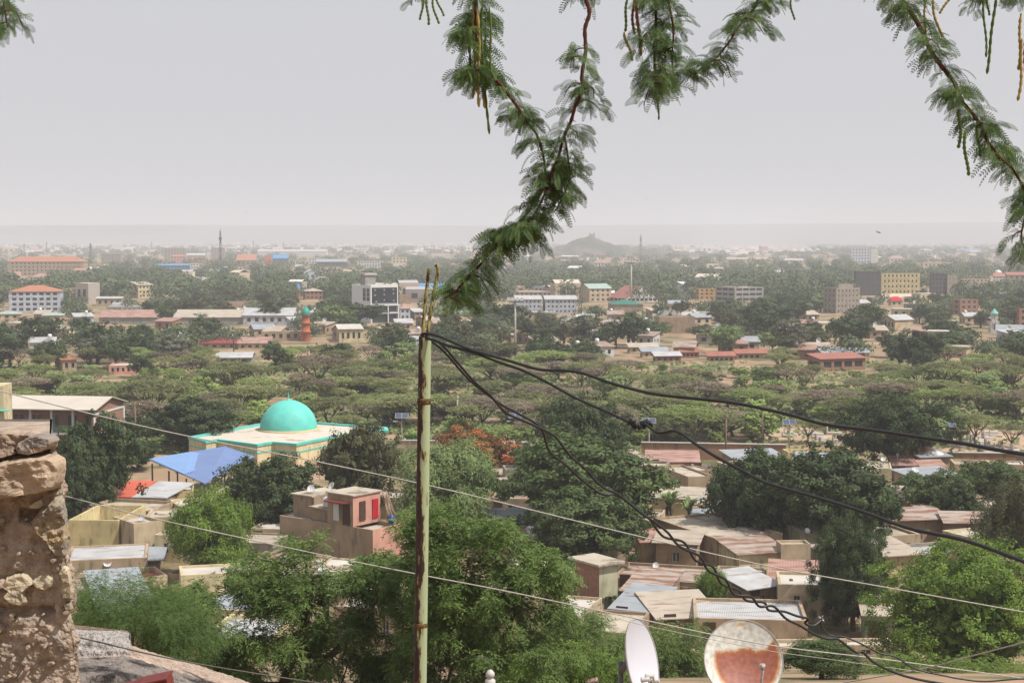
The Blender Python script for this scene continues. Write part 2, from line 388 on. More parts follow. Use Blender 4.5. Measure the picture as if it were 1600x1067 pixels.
P_brick=mat('red_brick',A(180,138,116,.6),var=.2,scale=3,bump=.2); P_orange=pl('orange_plaster',(226,180,120)); P_dark=pl('dark_cladding',(95,92,95))
C_roof=mat('concrete_roof',A(212,200,182,.62),var=.15,scale=.4,stain=A(150,135,118,.6),sthr=.55,sscale=(1,1,1),sz=.5)
C_pale=mat('pale_concrete_roof',A(225,218,208,.62),var=.12,scale=.4)
WHITE=mat('white_paint',A(238,238,238,.75),rough=.5,var=.06)
FR=mat('white_frame',A(235,235,235,.65),var=.05)
# ---------------------------------------------------------------- named city buildings
H=house
H('apartment_block','long beige four storey apartment block with an orange roof','apartment block',8,12,131,431,409,3,P_brown,'hip',T_orange,4.5,rows=4,cols=17,Ld=18,ww=.42,lm='the long orange-roofed apartment block',gl=GL)
H('hotel_block','white four storey block with balconies under an orange tiled roof','hotel',-12,14,95,488,456,12,P_lblue,'hip',T_orange,2.6,rows=4,cols=7,Ld=16,ww=.62,wh=.5,lm='the white balconied block')
H('villa','villa with a pale pink roof above the balconied block','villa',28,50,82,443,433,20,P_tan,'hip',T_pink,2.5,rows=2,cols=5,lm='the pale pink roofed villa')
H('house','low house with a pale green roof at the left edge','house',-30,-10,31,500,491,14,P_tan,'hip',T_teal,1.2,cols=3,lm='the green-roofed house at the edge')
H('house','cream house with a pale green roof and a blank side wall','house',55,66,99,508,493,14,P_tan,'hip',T_teal,1,cols=2,sc=0,lm='the cream green-roofed house')
H('long_building','long low grey building with a flat pale roof','building',158,166,216,494,479,6,P_grey,'flat',C_pale,cols=6,ww=.5,Ld=14,lm='the long low grey building')
H('house','low tan house behind the long grey building','house',139,150,190,478,467,10,P_brown,'shed',T_white,.6,cols=4)
H('office_building','small white three storey building with a slanted pale roof','office building',204,216,240,466,446,30,P_cream,'shed',T_tan,1.5,rows=3,cols=4,sc=0,lm='the small white three storey building')
H('school_block','blue two storey building with a bright blue roof','school building',238,241,297,424,415,4,T_blue,'gable',T_blue,1.5,rows=2,cols=9,Ld=16,ww=.7,lm='the bright blue building')
H('house','white gridded block right of the blue building','building',296,297,311,424,412,10,P_white,'flat',C_pale,rows=3,cols=3)
H('apartment_block','brown five storey block in haze left of the road','apartment block',154,158,190,415,397,8,P_conc,'flat',C_roof,rows=5,cols=8,lm='the brown hazy block')
H('apartment_block','tall tan block with an uneven top in the haze','apartment block',246,256,291,409,388,12,P_conc,'flat',C_roof,rows=6,cols=7,lm='the tall tan block')
H('apartment_block','orange roofed block above the blue building','apartment block',262,266,290,412,401,6,P_pink,'hip',T_orange,2.5,rows=3,cols=5)
H('apartment_block','pale block with white gables beside the lattice mast','apartment block',288,292,320,408,399,6,P_pink,'gable',T_white,3,rows=3,cols=6)
H('apartment_block','dull tower block with cream side left of the lattice mast','apartment block',320,330,352,406,387,10,P_conc,'flat',C_roof,rows=5,cols=5,lm='the dull tower block')
H('sports_hall','building with a steep orange roof','hall',366,369,399,416,407,5,P_conc,'shed',T_orange,7,rows=1,cols=4,Ld=25,lm='the steep orange roof')
H('sports_hall','long dark building with a vivid blue roof panel','hall',424,426,450,412,404,5,P_dark,'shed',mat('vivid_blue_tin',A(80,160,220,.65)),5,rows=1,cols=5,Ld=20)
H('sports_hall','slim building with a coral red end wall','hall',412,413,424,415,400,5,mat('coral_paint',A(225,125,105,.65)),'flat',C_roof,rows=1,cols=0,sc=0,Ld=20)
H('villa','white gabled villa standing among dark trees','villa',471,476,500,442,428,14,P_lblue,'gable',T_white,3,rows=2,cols=3,axis='y',lm='the white gabled villa')
H('apartment_block','white three storey block with arched bays in mid haze','apartment block',552,558,600,422,408,6,P_white,'flat',C_pale,rows=3,cols=9,lm='the white three storey block')
H('apartment_block','cream block with a taller tower end','apartment block',606,612,636,416,402,6,P_cream,'flat',C_pale,rows=3,cols=4,lm='the cream tower-ended block')
H('warehouse','long dark shed below a row of white houses','warehouse',490,494,542,417,409,3,P_dark,'gable',T_grey,3,rows=1,cols=8,lm='the long dark shed')
H('apartment_block','pale white block left of the long dark shed','apartment block',480,482,496,416,403,5,P_white,'flat',C_pale,rows=3,cols=3)
H('warehouse','white long warehouse far in the haze','warehouse',400,402,510,399,393,2,P_white,'gable',T_white,4,rows=1,cols=0,sc=0,Ld=40)
# office block with the black glass front
t,W,L,h=H('office_block','five storey office with a black glass front and a roof tower','office block',550,579,621,505,446,30,WHITE,'flat',C_pale,rows=1,cols=0,sc=0,lm='the black glass office',z0=0)
b=MB(); b.box(.4,-.35,7.6,W-.3,-.02,h-.9); b.build('glass_front',mat('black_glass',(.02,.022,.03),rough=.35,var=.5,scale=.8,spec=.4),t)
fm_=MB()
for a in ((-.1,-.45,h-.9,W+.1,0,h+.4),(-.1,-.45,7,.35,-.01,h-.95),(W-.25,-.45,0,W+.1,-.01,h-.95),(-.3,-1.2,6.6,W+.3,-.02,7.1),(-.3,-1.2,3.6,W+.3,-.02,4.0),(-.2,-1.1,0,.2,-.7,6.55),(W-.2,-1.15,0,W+.2,-.7,6.55),(W*.6,-1.1,0,W*.6+.35,-.7,6.55)): fm_.box(*a)
fm_.build('frame',WHITE,t)
b=MB(); b.box(.5,-.2,4.2,W-.5,-.02,6.5); b.box(.5,-.2,.3,W-.5,-.02,3.4); b.build('shop_front',GL,t)
rw=random.Random(3)
for (fx,fz) in ((.16,.85),(.5,.85),(.84,.87),(.16,.52),(.5,.55),(.84,.6),(.2,.1),(.5,.2),(.85,.15)):
    q=MB(); q.box(-.35,-.05,-.3,.35,0,.3); q.build('open_pane',mat('light_pane',(.22,.25,.3),rough=.3),t,(W*fx,-.37,7.6+(h-8.5)*fz))
ws=[]
for r in range(3):
    for cdx in range(2): ws.append((-.0,L*(.12+.2*cdx),9.2+r*(h-9.5)/3,1.0*L*.15,1.5,-math.pi/2))
for (x,y,z,a,bb,an) in ws:
    q=MB(); q.box(-.06,y-a/2,z-bb/2,-.01,y+a/2,z+bb/2); q.build('window',GL,t)
q=MB(); q.box(.2,L*.30,h+.002,4.6,L*.55,h+3.8); q.build('roof_tower',P_grey,t)
q=MB(); q.box(-.2,L*.27,h+3.81,5.1,L*.58,h+4.5); q.build('roof_tower_slab',C_pale,t)
H('warehouse','long pale blue roofed shed behind the black glass office','warehouse',621,624,706,458,452,2,P_lblue,'gable',T_blue,3.2,rows=1,cols=12,Ld=18,lm='the long pale blue roof')
H('house','red-brown house with a cream side among trees','house',471,477,505,468,455,12,P_brick,'hip',T_tan,1.5,rows=2,cols=4,lm='the red-brown house')
H('house','bare tan three storey house right of the black glass office','house',621,624,642,475,461,10,P_mud,'flat',C_roof,rows=2,cols=0,sc=0)
H('house','pink topped blue house beside the black glass office','house',622,625,641,500,482,14,P_lblue,'hip',T_pink,2,rows=2,cols=2,lm='the pink topped blue house')
H('house','brown two storey house with red shutters left of the green pole','house',640,648,664,500,488,14,P_mud,'shed',T_white,1,rows=2,cols=2,gl=SHUT)
H('warehouse','long corrugated shed with a pale wall at centre left','warehouse',268,272,380,507,496,2,P_grey,'gable',T_tan,2.4,rows=1,cols=0,sc=0,Ld=20,lm='the long corrugated shed')
H('warehouse','second long pale shed left of the minaret','warehouse',376,380,458,507,493,2,P_lblue,'gable',T_white,2.4,rows=1,cols=6,Ld=18,lm='the pale shed by the minaret')
H('warehouse','pale long shed with rusty patches at left','warehouse',150,155,246,506,496,2,P_grey,'gable',T_pink,2.4,rows=1,cols=0,sc=0,Ld=18)
b=MB(); a,c_=G(275,487),G(420,484); b.slab([(a.x,a.y,4.2),(c_.x,c_.y,4.2),(c_.x,c_.y+.4,4.2),(a.x,a.y+.4,4.2)],4.2); tag(b.build('boundary_wall',P_mud),'long brown boundary wall behind the corrugated sheds','wall'); LM.append((350,478,'the long brown boundary wall'))
H('house','flat tan house with a yellow lower wall near the green pole','house',524,530,567,535,515,10,P_cream,'shed',C_pale,.8,rows=1,cols=4,lm='the flat tan house with yellow walls')
H('house','long orange-tan building at the foot of the minaret','house',404,408,470,533,518,6,P_orange if 0 else P_brown,'flat',C_roof,rows=1,cols=5,lm='the orange-tan building')
H('house','long low building with a maroon and pink roof','house',310,312,372,545,537,4,P_brown,'shed',mat('maroon_tin',A(165,75,80,.6)),1,rows=1,cols=4,lm='the maroon roof')
H('house','low house with a pink tin roof left of the minaret','house',368,372,420,546,537,4,P_tan,'shed',T_pink,1.2,rows=1,cols=4)
H('house','small house with two white tin roofs among acacias','house',334,338,392,568,559,4,P_grey,'gable',T_white,1,rows=1,cols=3,lm='the white tin roofs in the acacias')
H('house','small square brick house with a red roof in the scrub','house',86,98,120,580,563,24,P_brown,'shed',T_orange,.5,rows=1,cols=2,lm='the small red-roofed house')
H('house','low pink walled yard buildings in the scrub','house',160,170,215,585,571,8,P_pink,'flat',C_pale,rows=1,cols=5,lm='the pink walled yard')
# right of the pole
H('school_block','long white school block with a grey roof and many windows','school building',848,852,901,490,468,3,P_lblue,'gable',T_white,1.4,rows=3,cols=7,Ld=9,ww=.4,lm='the white school block')
H('school_block','white school wing beside the trees left of its twin','school building',796,806,846,490,468,3,P_lblue,'gable',T_white,1.4,rows=3,cols=6,Ld=9,ww=.4)
H('house','cream three storey house left of the white school','house',758,776,806,490,473,10,P_cream,'flat',C_pale,rows=2,cols=4,lm='the cream three storey house')
H('long_building','row of brown roofed buildings behind the white school','building',798,802,872,464,456,3,P_mud,'flat',C_roof,rows=1,cols=9)
H('apartment_block','brick and cream four storey block with a grey green roof','apartment block',905,921,955,472,451,24,P_tan,'gable',T_teal,2.2,rows=3,cols=4,sc=0,lm='the brick and cream block',trim=1)
H('warehouse','wide hall with a salmon red roof and pale gable front','warehouse',952,978,1028,473,466,30,P_white,'gable',T_red,6,rows=1,cols=7,ww=.8,wh=.6,axis='y',Ld=30,lm='the salmon roofed hall')
H('house','tan building under two small bright green roofs','house',950,960,1005,487,476,6,P_mud,'hip',T_green,2,rows=1,cols=0,sc=0,lm='the bright green roofs')
H('house','brown concrete building with pointed white gables on its roof','house',1022,1030,1086,521,495,6,P_mud,'flat',C_roof,rows=1,cols=0,sc=0,lm='the brown concrete building')
for i,(px,w_,lab) in enumerate(((1040,3.6,'wide white pointed gable with green roof on the brown building'),(1053,2.2,'narrow white pointed gable on the brown building'))):
    c_=G(px,515); zb=P(px,495,c_.y).z; zt_=P(px,483,c_.y).z; q=MB(); q.poly([(-w_,0,0),(w_,0,0),(0,0,zt_-zb)]); q.poly([(w_,2,0),(-w_,2,0),(0,2,zt_-zb)]); q.quad((-w_,0,0),(0,0,zt_-zb),(0,2,zt_-zb),(-w_,2,0)); q.quad((w_,0,0),(w_,2,0),(0,2,zt_-zb),(0,0,zt_-zb))
    o=tag(link('roof_gable',q.mesh('roof_gable',P_white)),lab,'gable'); o.location=(c_.x,c_.y+1.5,zb-.2)
    r=MB(); r.slab([(-w_-.5,-.4,.05),(-.05,-.4,zt_-zb+.15),(-.05,2.6,zt_-zb+.15),(-w_-.5,2.6,.05)],.15); r.build('roof',T_green,o)
H('house','ochre yellow three storey house','house',1085,1092,1124,468,451,8,P_orange,'flat',C_roof,rows=3,cols=4,lm='the ochre house')
H('office_block','modern grey office with a flat tan roof and glass bands','office block',1118,1148,1193,472,449,26,P_grey,'flat',C_pale,rows=3,cols=4,ww=.85,lm='the grey glass-banded office')
H('villa','white villa with a pink roof on the wooded rise','villa',922,928,955,421,411,8,P_white,'hip',T_pink,2.5,rows=2,cols=5,lm='the white villa on the rise')
H('apartment_block','unfinished grey concrete block with blank walls','apartment block',1286,1306,1343,490,450,24,P_conc,'flat',C_roof,rows=5,cols=6,ww=.3,wh=.35,sc=3,lm='the grey concrete block')
H('apartment_block','small storey on top of the grey concrete block','roof storey',1304,1310,1333,489,444,24,P_conc,'flat',C_pale,rows=1,cols=0,sc=0,Ld=6,prot=False)
H('office_block','dark grey block with a blank face','office block',1334,1337,1376,462,424,8,P_dark,'flat',C_roof,rows=1,cols=0,sc=0,Ld=20,lm='the dark blank block')
H('apartment_block','cream yellow four storey block with dark glass bays','apartment block',1376,1377,1437,460,427,4,P_yel,'flat',C_roof,rows=4,cols=9,ww=.4,lm='the cream yellow block')
H('hotel_tower','white and blue hotel tower among far trees','hotel',1328,1330,1360,411,388,6,P_lblue,'flat',C_pale,rows=5,cols=6,ww=.5,lm='the white hotel tower')
H('hotel_tower','narrow white stair tower of the far hotel','stair tower',1359,1361,1372,412,389,6,P_white,'flat',C_pale,rows=1,cols=0,sc=0)
H('office_block','dark block with blue glass stripes and a brown side','office block',1452,1454,1479,460,427,6,P_dark,'flat',C_roof,rows=5,cols=4,ww=.5,lm='the striped dark block')
H('office_block','plain brown wing right of the striped dark block','office block',1478,1480,1496,460,430,6,P_conc,'flat',C_roof,rows=1,cols=0,sc=0)
H('shed','wide shed with a bright white roof and tan wall','shed',1374,1398,1426,516,500,30,P_tan,'gable',T_white,1.6,rows=1,cols=0,sc=4,lm='the bright white shed roof')
H('house','unfinished red brick building with pale floors','house',1488,1500,1528,492,468,16,P_brick,'flat',C_roof,rows=3,cols=3,lm='the unfinished brick building')
H('house','dark red brick building cut by the right edge','house',1588,1592,1625,522,482,6,P_brick,'flat',C_roof,rows=4,cols=3)
H('shop_row','row of brick shops under a red roof with white fascia','shop row',1262,1282,1352,580,562,22,P_brick,'shed',T_red,1,rows=1,cols=4,ww=.75,wh=.5,lm='the brick shop row')
H('house','long grey tin roof behind the brick shop row','house',1272,1286,1358,566,552,14,P_tan,'gable',T_grey,1,rows=1,cols=5)
for i,(a,b_,y,lab) in enumerate(((1104,1148,566,'low shop with a salmon roof, left end of the shop line'),(1148,1198,562,'low shop with a salmon roof at the right of the line'))):
    H('shop',lab,'shop',a,a+3,b_,y,y-9,6,P_brown,'shed',T_red,1,rows=1,cols=5,ww=.6,lm='the salmon shop roofs' if i==0 else None)
for i,(a,b_,y,m_,lab) in enumerate(((980,1028,552,T_tan,'long low house with a dusty tin roof right of the big grey tree'),(1000,1045,559,T_grey,'low house with twin grey roofs behind the acacias'),(1060,1092,560,T_red,'small brick house with a faded red roof behind the acacias'),(1020,1064,566,T_white,'low brick house with a white roof beside the scrub'))):
    H('house',lab,'house',a,a+4,b_,y,y-9,10,P_brick if i>1 else P_tan,'shed',m_,1,rows=1,cols=4)
H('shed','far white workshop roof right of the bare field','shed',1133,1135,1204,408,405,1,P_tan,'gable',T_tan,2.2,rows=1,cols=0,sc=0,Ld=60)
for i,(a,b_,y,lab) in enumerate(((1417,1438,384.5,'far white hangar, leftmost of the far row'),(1443,1460,384.5,'far white hangar, second from the left'),(1483,1500,383.5,'far white hangar in the middle of the far row'),(1520,1535,383.5,'far white hangar, rightmost of the far row'),(1434,1459,394,'far low hangar with a pale blue roof'),(1507,1536,394,'far wide hangar with a blue roof near the branch'))):
    H('hangar',lab,'hangar',a,a+.5,b_,y,y-1.6,1,P_white,'gable',T_blue if i>3 else T_white,5,rows=1,cols=0,sc=0,Ld=60,lm='the far blue hangar' if i==5 else None)
H('hall','wide building with a red roof beside a small white dome at right','hall',1545,1550,1572,440,432,6,P_white,'hip',T_red,3,rows=2,cols=4,lm='the red hall with the dome')
H('house','dark red roofed block at the right edge','house',1570,1574,1630,444,430,4,P_mud,'shed',T_red,2,rows=2,cols=6)
H('house','pale long building right of the striped dark block','house',1500,1504,1545,446,436,4,P_tan,'flat',C_roof,rows=2,cols=6)
H('house','pink roofed far house above the cream yellow block','house',1386,1390,1414,410,404,4,P_white,'hip',T_pink,4,rows=1,cols=4)
H('house','far tan long building right of the hotel tower','house',1438,1442,1490,418,410,3,P_tan,'flat',C_pale,rows=1,cols=7)
H('house','far white long house in the trees at right','house',1222,1226,1256,412,407,3,P_white,'gable',T_white,2,rows=1,cols=4)
H('house','far white tall house in the trees','house',1216,1218,1228,406,400,3,P_white,'flat',C_pale,rows=1,cols=2)
H('house','house with a vivid red pointed roof','house',1388,1392,1410,478,470,8,P_tan,'hip',mat('vivid_red_tin',A(225,50,60,.6)),2,rows=1,cols=2,lm='the vivid red roof')
def lathe_thing(name,label,cat,loc,parts,group=None,lm=None,px=None):
    t=thing(name,label,cat,loc,0,group)
    for nm,prof,m_,sg in parts:
        b=MB(); b.lathe(prof,sg); b.build(nm,m_,t)
    if lm: LM.append((*px,lm))
    return t
TEAL=mat('teal_paint',A(112,222,208,.68),rough=.6,var=.10,scale=.6,stain=A(125,205,190,.6),sthr=.62,sscale=(1,1,.3),sz=.6)
TEALD=mat('teal_dome_paint',A(60,180,160,.6),rough=.5,var=.06); CRM=mat('cream_band',A(240,215,160,.6),var=.05)
# brick minaret with teal onion dome
c_=G(478,533); k=c_.y/F; z=lambda py:P(478,py,c_.y).z
r=6.6*k
lathe_thing('minaret','orange brick minaret with a pointed teal dome','minaret',c_,[('shaft',[(r*1.15,0),(r*1.12,z(520)),(r*1.3,z(519)),(r*1.3,z(517.5)),(r,z(517)),(r,z(506)),(r*1.15,z(505.5)),(r*1.15,z(504.5)),(r*.95,z(504)),(r*.95,z(494)),(r*1.1,z(493.5)),(r*1.1,z(492))],mat('orange_brick',A(205,120,85,.6),var=.12,scale=1.5),16),
 ('dome',[(r*1.05,z(491.9)),(r*1.12,z(489)),(r*1.0,z(486)),(r*.7,z(483)),(r*.35,z(480.5)),(r*.1,z(478.5)),(.02,z(476))],TEALD,16)],lm='the brick minaret',px=(478,528))
PROT.append((466,490,476,533,c_.y))
c_=G(466,470)
lathe_thing('minaret','short slim minaret with a pale blue cap beside the red-brown house','minaret',c_,[('shaft',[(1.2,0),(1.1,5.5),(1.5,5.6),(1.5,6)],P_orange,12),('dome',[(1.3,6.01),(1.3,7),(.7,8),(.05,9.2)],T_blue,12)])
# church-like tower right
c_=G(1553,519); k=c_.y/F
t=thing('bell_tower','small white tower with a pale teal pointed cap','tower',c_); b=MB(); r=5.2*k; b.box(-r*1.3,-r,0,r*1.3,r,P(1553,502,c_.y).z); b.box(-r*.8,-r*.8,P(1553,502,c_.y).z+.002,r*.8,r*.8,P(1553,490,c_.y).z); b.build('wall',P_white,t)
b=MB(); b.lathe([(r*1.3,P(1553,490,c_.y).z+.01),(r*.9,P(1553,487,c_.y).z),(.05,P(1553,482,c_.y).z)],8); b.build('roof',mat('pale_teal',A(150,220,205,.62)),t)
q=MB(); q.box(-r*.35,-r-.06,1.0,r*.35,-r-.01,P(1553,506,c_.y).z); q.build('doorway',GL,t); LM.append((1553,515,'the teal-capped white tower')); PROT.append((1545,1562,482,519,c_.y))
# far green domed mosque with its row of white arches
for i,(px,rad,lab) in enumerate(((353,6,'large pale green mosque dome at the foot of the lattice mast'),(340,4,'small pale green dome left of the larger one'))):
    c_=G(px,430); k=c_.y/F; r=rad*k; zz=P(px,423,c_.y).z
    lathe_thing('domed_hall',lab,'dome',c_,[('wall',[(r*1.1,0),(r*1.1,zz)],P_cream,16),('dome',[(r*1.05,zz+.01),(r*.98,zz+r*.45),(r*.75,zz+r*.8),(r*.4,zz+r*1.02),(.05,zz+r*1.12)],mat('pale_green_dome',A(165,205,170,.6)),18)],lm='the pale green domes' if i==0 else None,px=(px,430))
ar=MB()
for k_ in range(9):
    q=k_*math.pi/8; 
pr=[( 2.6*math.cos(q),2.6*math.sin(q)) for q in [k_*math.pi/8 for k_ in range(9)]]
for a,b_ in zip(pr,pr[1:]): ar.slab([(a[0],-.5,a[1]),(a[0],.5,a[1]),(b_[0],.5,b_[1]),(b_[0],-.5,b_[1])],.7)
ar.box(-2.6,-.5,-2,-2,.5,-.02); ar.box(2,-.5,-2,2.6,.5,-.02)
arm=ar.mesh('arch',WHITE)
for i,px in enumerate([302,337,349,360,369,377,388,397,403,409,417,425,432,462,474,487,500]):
    c_=G(px,432); o=tag(link('arch',arm,None,(c_.x,c_.y,P(px,427+(i%3)*1.2,c_.y).z)),None,'arch','white arches among the trees'); 
    PEND.append((o,px,429,'small white arch'))
# pavilion roofs far right
for i in range(4):
    px=1240+12.5*i; c_=G(px,398); k=c_.y/F
    t=lathe_thing('pavilion',None,'pavilion',c_,[('wall',[(5*k,0),(5*k,P(px,393,c_.y).z)],P_orange,10),('roof',[(6*k,P(px,393,c_.y).z),(4.5*k,P(px,390.5,c_.y).z),(.5,P(px,388,c_.y).z)],P_white,12)],'domed pavilions on the far rise')
    t['label']=['leftmost','second from the left','third from the left','rightmost'][i]+' of four pale domed far pavilions'
c_=G(1559,438); lathe_thing('water_tank','small white dome tank on the red hall','tank',(c_.x,c_.y,P(1559,428,c_.y).z),[('drum',[(3,-1),(3,0),(2.7,1.5),(1.5,2.8),(.05,3.2)],WHITE,14)])
# ruin on the rocky hill
c_=P(925,372,C.y+130); k=C.y/F
t=thing('hilltop_tower','ruined square tower crowning the rocky hill','tower',(c_.x,c_.y,c_.z-3)); b=MB()
b.box(-4.5*k,-5,0,4.5*k,5,7.5); b.box(-4.5*k,-5,7.51,-2*k,5,12); b.box(-2*k+.01,-5,7.51,2.2*k,5,10); b.box(2.3*k,-5,7.51,4.2*k,5,12.5); b.build('wall',P_mud,t); LM.append((925,372,'the hilltop tower'))
c_=P(935,372,C.y+90); b=MB(); b.box(-2*k,-2,-2,2.5*k,3,2); o=tag(b.build('hut',WHITE),'tiny white hut just below the hilltop tower','hut'); o.location=c_
# masts
STEEL=mat('grey_steel',A(120,118,122,.6),rough=.6,var=.1)
def lattice(px,yb,yt,wpx,label,cat='mast',lm=None,D=None,name='lattice_mast'):
    c_=G(px,yb) if D is None else P(px,yb,D); h=P(px,yt,c_.y).z-c_.z; k=c_.y/F; w0=wpx*k/2; b=MB(); n=max(6,int(h/6))
    for i in range(n):
        z0,z1=h*i/n,h*(i+1)/n; r0=w0*(1-.65*i/n); r1=w0*(1-.65*(i+1)/n)
        cs=[(-1,-1),(1,-1),(1,1),(-1,1)]; tr=.22*w0
        for j in range(4):
            a,b_=cs[j],cs[(j+1)%4]
            b.tube([(a[0]*r0,a[1]*r0,z0),(a[0]*r1,a[1]*r1,z1)],tr,4); b.tube([(a[0]*r0,a[1]*r0,z0),(b_[0]*r1,b_[1]*r1,z1)],tr*.7,4)
    b.tube([(0,0,h*.97),(0,0,h*1.06)],tr,4)
    t=thing(name,label,cat,c_); b.build('frame',STEEL,t)
    a=MB(); a.box(-w0*1.1,-w0*1.1,h*.80,w0*1.1,w0*1.1,h*.86); a.build('antenna',STEEL,t)
    if lm: LM.append((px,yb,lm))
lattice(345,430,361,3.6,'tall lattice mast rising above the green domes',lm='the tall lattice mast')
lattice(142,412,381,4,'lattice mast between the orange-roofed block and brown block')
lattice(1001,404,368,3.4,'lattice mast standing right of the rocky hill',lm='the mast by the rocky hill')
lattice(73,398,378,2,'faint thin mast in far haze above the orange roof'); lattice(38,398,380,2,'faint thin mast, leftmost in the far haze'); lattice(237,394,378,2,'faint mast in far haze left of the tan block'); lattice(396,394,376,2,'faint mast in far haze right of the lattice mast'); lattice(443,392,378,1.8,'faint mast in far haze above the coral wall')
lattice(1520,440,412,3,'red and white crane-like mast near the right edge')
POLE=mat('pale_pole',A(205,200,190,.6),var=.1); WOOD=mat('weathered_wood',A(150,130,110,.6),var=.2,scale=4)
def post(px,yb,yt,rad,label,cat,name='utility_pole',m_=None,extra=None,group=None,dz=0):
    c_=G(px,yb); h=P(px,yt,c_.y).z-c_.z
    t=thing(name,label,cat,c_,0,group); b=MB(); b.tube([(0,0,-.3),(0,0,h)],[rad*1.2,rad*.8],8); b.build('pole',m_ or POLE,t)
    if extra=='lights':
        b=MB(); b.box(-2.2,-.6,h+.01,2.2,.6,h+.3); b.build('lamp_frame',STEEL,t)
        for i in range(4): q=MB(); q.box(-.4,-.35,.0,.4,.35,.9); q.build('lamp',WHITE,t,(-1.8+1.2*i,0,h+.32))
    if extra=='arm':
        b=MB(); b.box(-.8,-.06,h-.5,.8,.06,h-.38); b.build('crossarm',m_ or WOOD,t)
        for s in (-.7,0,.7): q=MB(); q.lathe([(.05,0),(.08,.06),(.05,.1),(.07,.14),(.01,.2)],8); q.build('insulator',WHITE,t,(s,0,h-.37))
    if extra=='cap':
        b=MB(); b.lathe([(rad*1.6,h+.002),(rad*1.6,h+.25),(rad*.5,h+.4)],8); b.build('cap',m_ or POLE,t)
    return t
post(986,478,411,.45,'tall pale floodlight mast above the salmon roofed hall','mast','floodlight_mast',None,'lights')
post(805,560,472,.28,'tall pale floodlight mast left of the big grey tree','mast','floodlight_mast',None,'lights')
post(503,455,435,.3,'short pale floodlight mast right of the gabled villa','mast','floodlight_mast',None,'lights')
for i,(px,yb,yt,lab) in enumerate(((212,705,628,'wooden pole beside the brick school gable'),(715,672,622,'pale pole rising from the scrub behind the flame tree'),(749,672,645,'short pale pole above the flame tree'),(1191,700,641,'grey pole rising from the cemetery wall'),(1332,702,661,'grey pole at the right end of the pink roof'),(1134,722,652,'thin dark pole in front of the brown wall'),(694,560,532,'thin pole between the acacias right of the green pole'),(293,556,534,'thin wooden pole left of the palm'),(539,668,629,'slim twin-lamp pole behind the mosque roof'),(272,505,488,'short pole by the corrugated shed'),(1402,748,712,'thin pole before the bare brown tree'))):
    post(px,yb,yt,.13 if yb>600 else .18,lab,'pole',m_=WOOD if i in (0,3,4,5) else None,extra='arm' if i in (0,7) else 'cap')
# solar street lamps
PVM=mat('solar_cell',A(90,105,140,.5),rough=.25,var=.2,scale=6,spec=.6)
for i,(px,yb,yt,lab) in enumerate(((628,700,652,'solar street lamp right of the mosque'),(805,696,652,'solar street lamp half hidden behind black cables'),(1014,712,660,'solar street lamp by the cable knot'),(1233,702,662,'solar street lamp above the pink flat roof'),(1483,692,666,'solar street lamp near the cemetery trees'))):
    c_=G(px,yb); h=P(px,yt,c_.y).z
    t=thing('street_lamp',lab,'street lamp',c_,0,'solar street lamps along the scrub'); b=MB(); b.tube([(0,0,-.2),(0,0,h)],[.1,.07],8); b.build('pole',POLE,t)
    b=MB(); T=lambda x,y,z:(x,y*math.cos(.5)-z*math.sin(.5),h+.25+y*math.sin(.5)+z*math.cos(.5)); b.box(-.95,-.6,-.03,.95,.6,.03,0,T); b.build('solar_panel',PVM,t)
    b=MB(); T=lambda x,y,z:(x,y*math.cos(.5)-z*math.sin(.5),h+.25+y*math.sin(.5)+z*math.cos(.5))
    for q in ((-1,-.65,-.05,-.951,.65,.05),(.951,-.65,-.05,1,.65,.05),(-.95,-.65,-.05,.95,-.601,.05),(-.95,.601,-.05,.95,.65,.05),(-.03,-.6,.032,.03,.6,.05)): b.box(*q,0,T)
    b.build('panel_frame',POLE,t)
    b=MB(); b.tube([(0,0,h-.9),(-.5,-.3,h-.6),(-.9,-.5,h-.55)],.04,6); b.build('arm',POLE,t); b=MB(); b.box(-1.3,-.62,h-.6,-.85,-.4,h-.5); b.build('lamp',WHITE,t)
    LM.append((px,yb,'the '+lab.replace('solar street lamp','street lamp'))) if i in (2,3) else None
# ---------------------------------------------------------------- mosque with the turquoise dome
c_=G(463,728); D=c_.y; zr=P(463,692,D).z
def at(px,py,z):   # point at height z seen at pixel
    d=ray(px,py); k=(z-HC)/d.z; return (d.x*k,d.y*k)
out=[at(295,682,zr),at(322,689,zr),at(340,686,zr) ,at(402,694,zr),at(425,690,zr),at(463,693,zr),at(531,679,zr),at(585,672,zr),at(606,672,zr),at(604,667,zr),at(497,659.5,zr),at(408,661,zr)]
ox,oy=c_.x,c_.y; pts=[(x-ox,y-oy) for x,y in out]
t=thing('mosque','flat roofed cream mosque with teal edging and a turquoise dome','mosque',(ox,oy,0))
b=MB(); n=len(pts)
for i in range(n):
    a,q=pts[i],pts[(i+1)%n]; b.quad((*a,0),(*q,0),(*q,zr-.35),(*a,zr-.35))
b.build('wall',pl('mosque_plaster',(242,222,180),.68),t)
def inset(p,d):
    o=[]
    for i in range(len(p)):
        a,b_,c2=[Vector(p[(i+k)%len(p)]) for k in (-1,0,1)]
        e1=(b_-a).normalized(); e2=(c2-b_).normalized(); n1=Vector((-e1.y,e1.x)); n2=Vector((-e2.y,e2.x)); m=(n1+n2); m=m/max(m.length_squared,.3)*2 if m.length>1e-6 else n1
        o.append(tuple(b_+m*d/ max(1,1)))
    return o
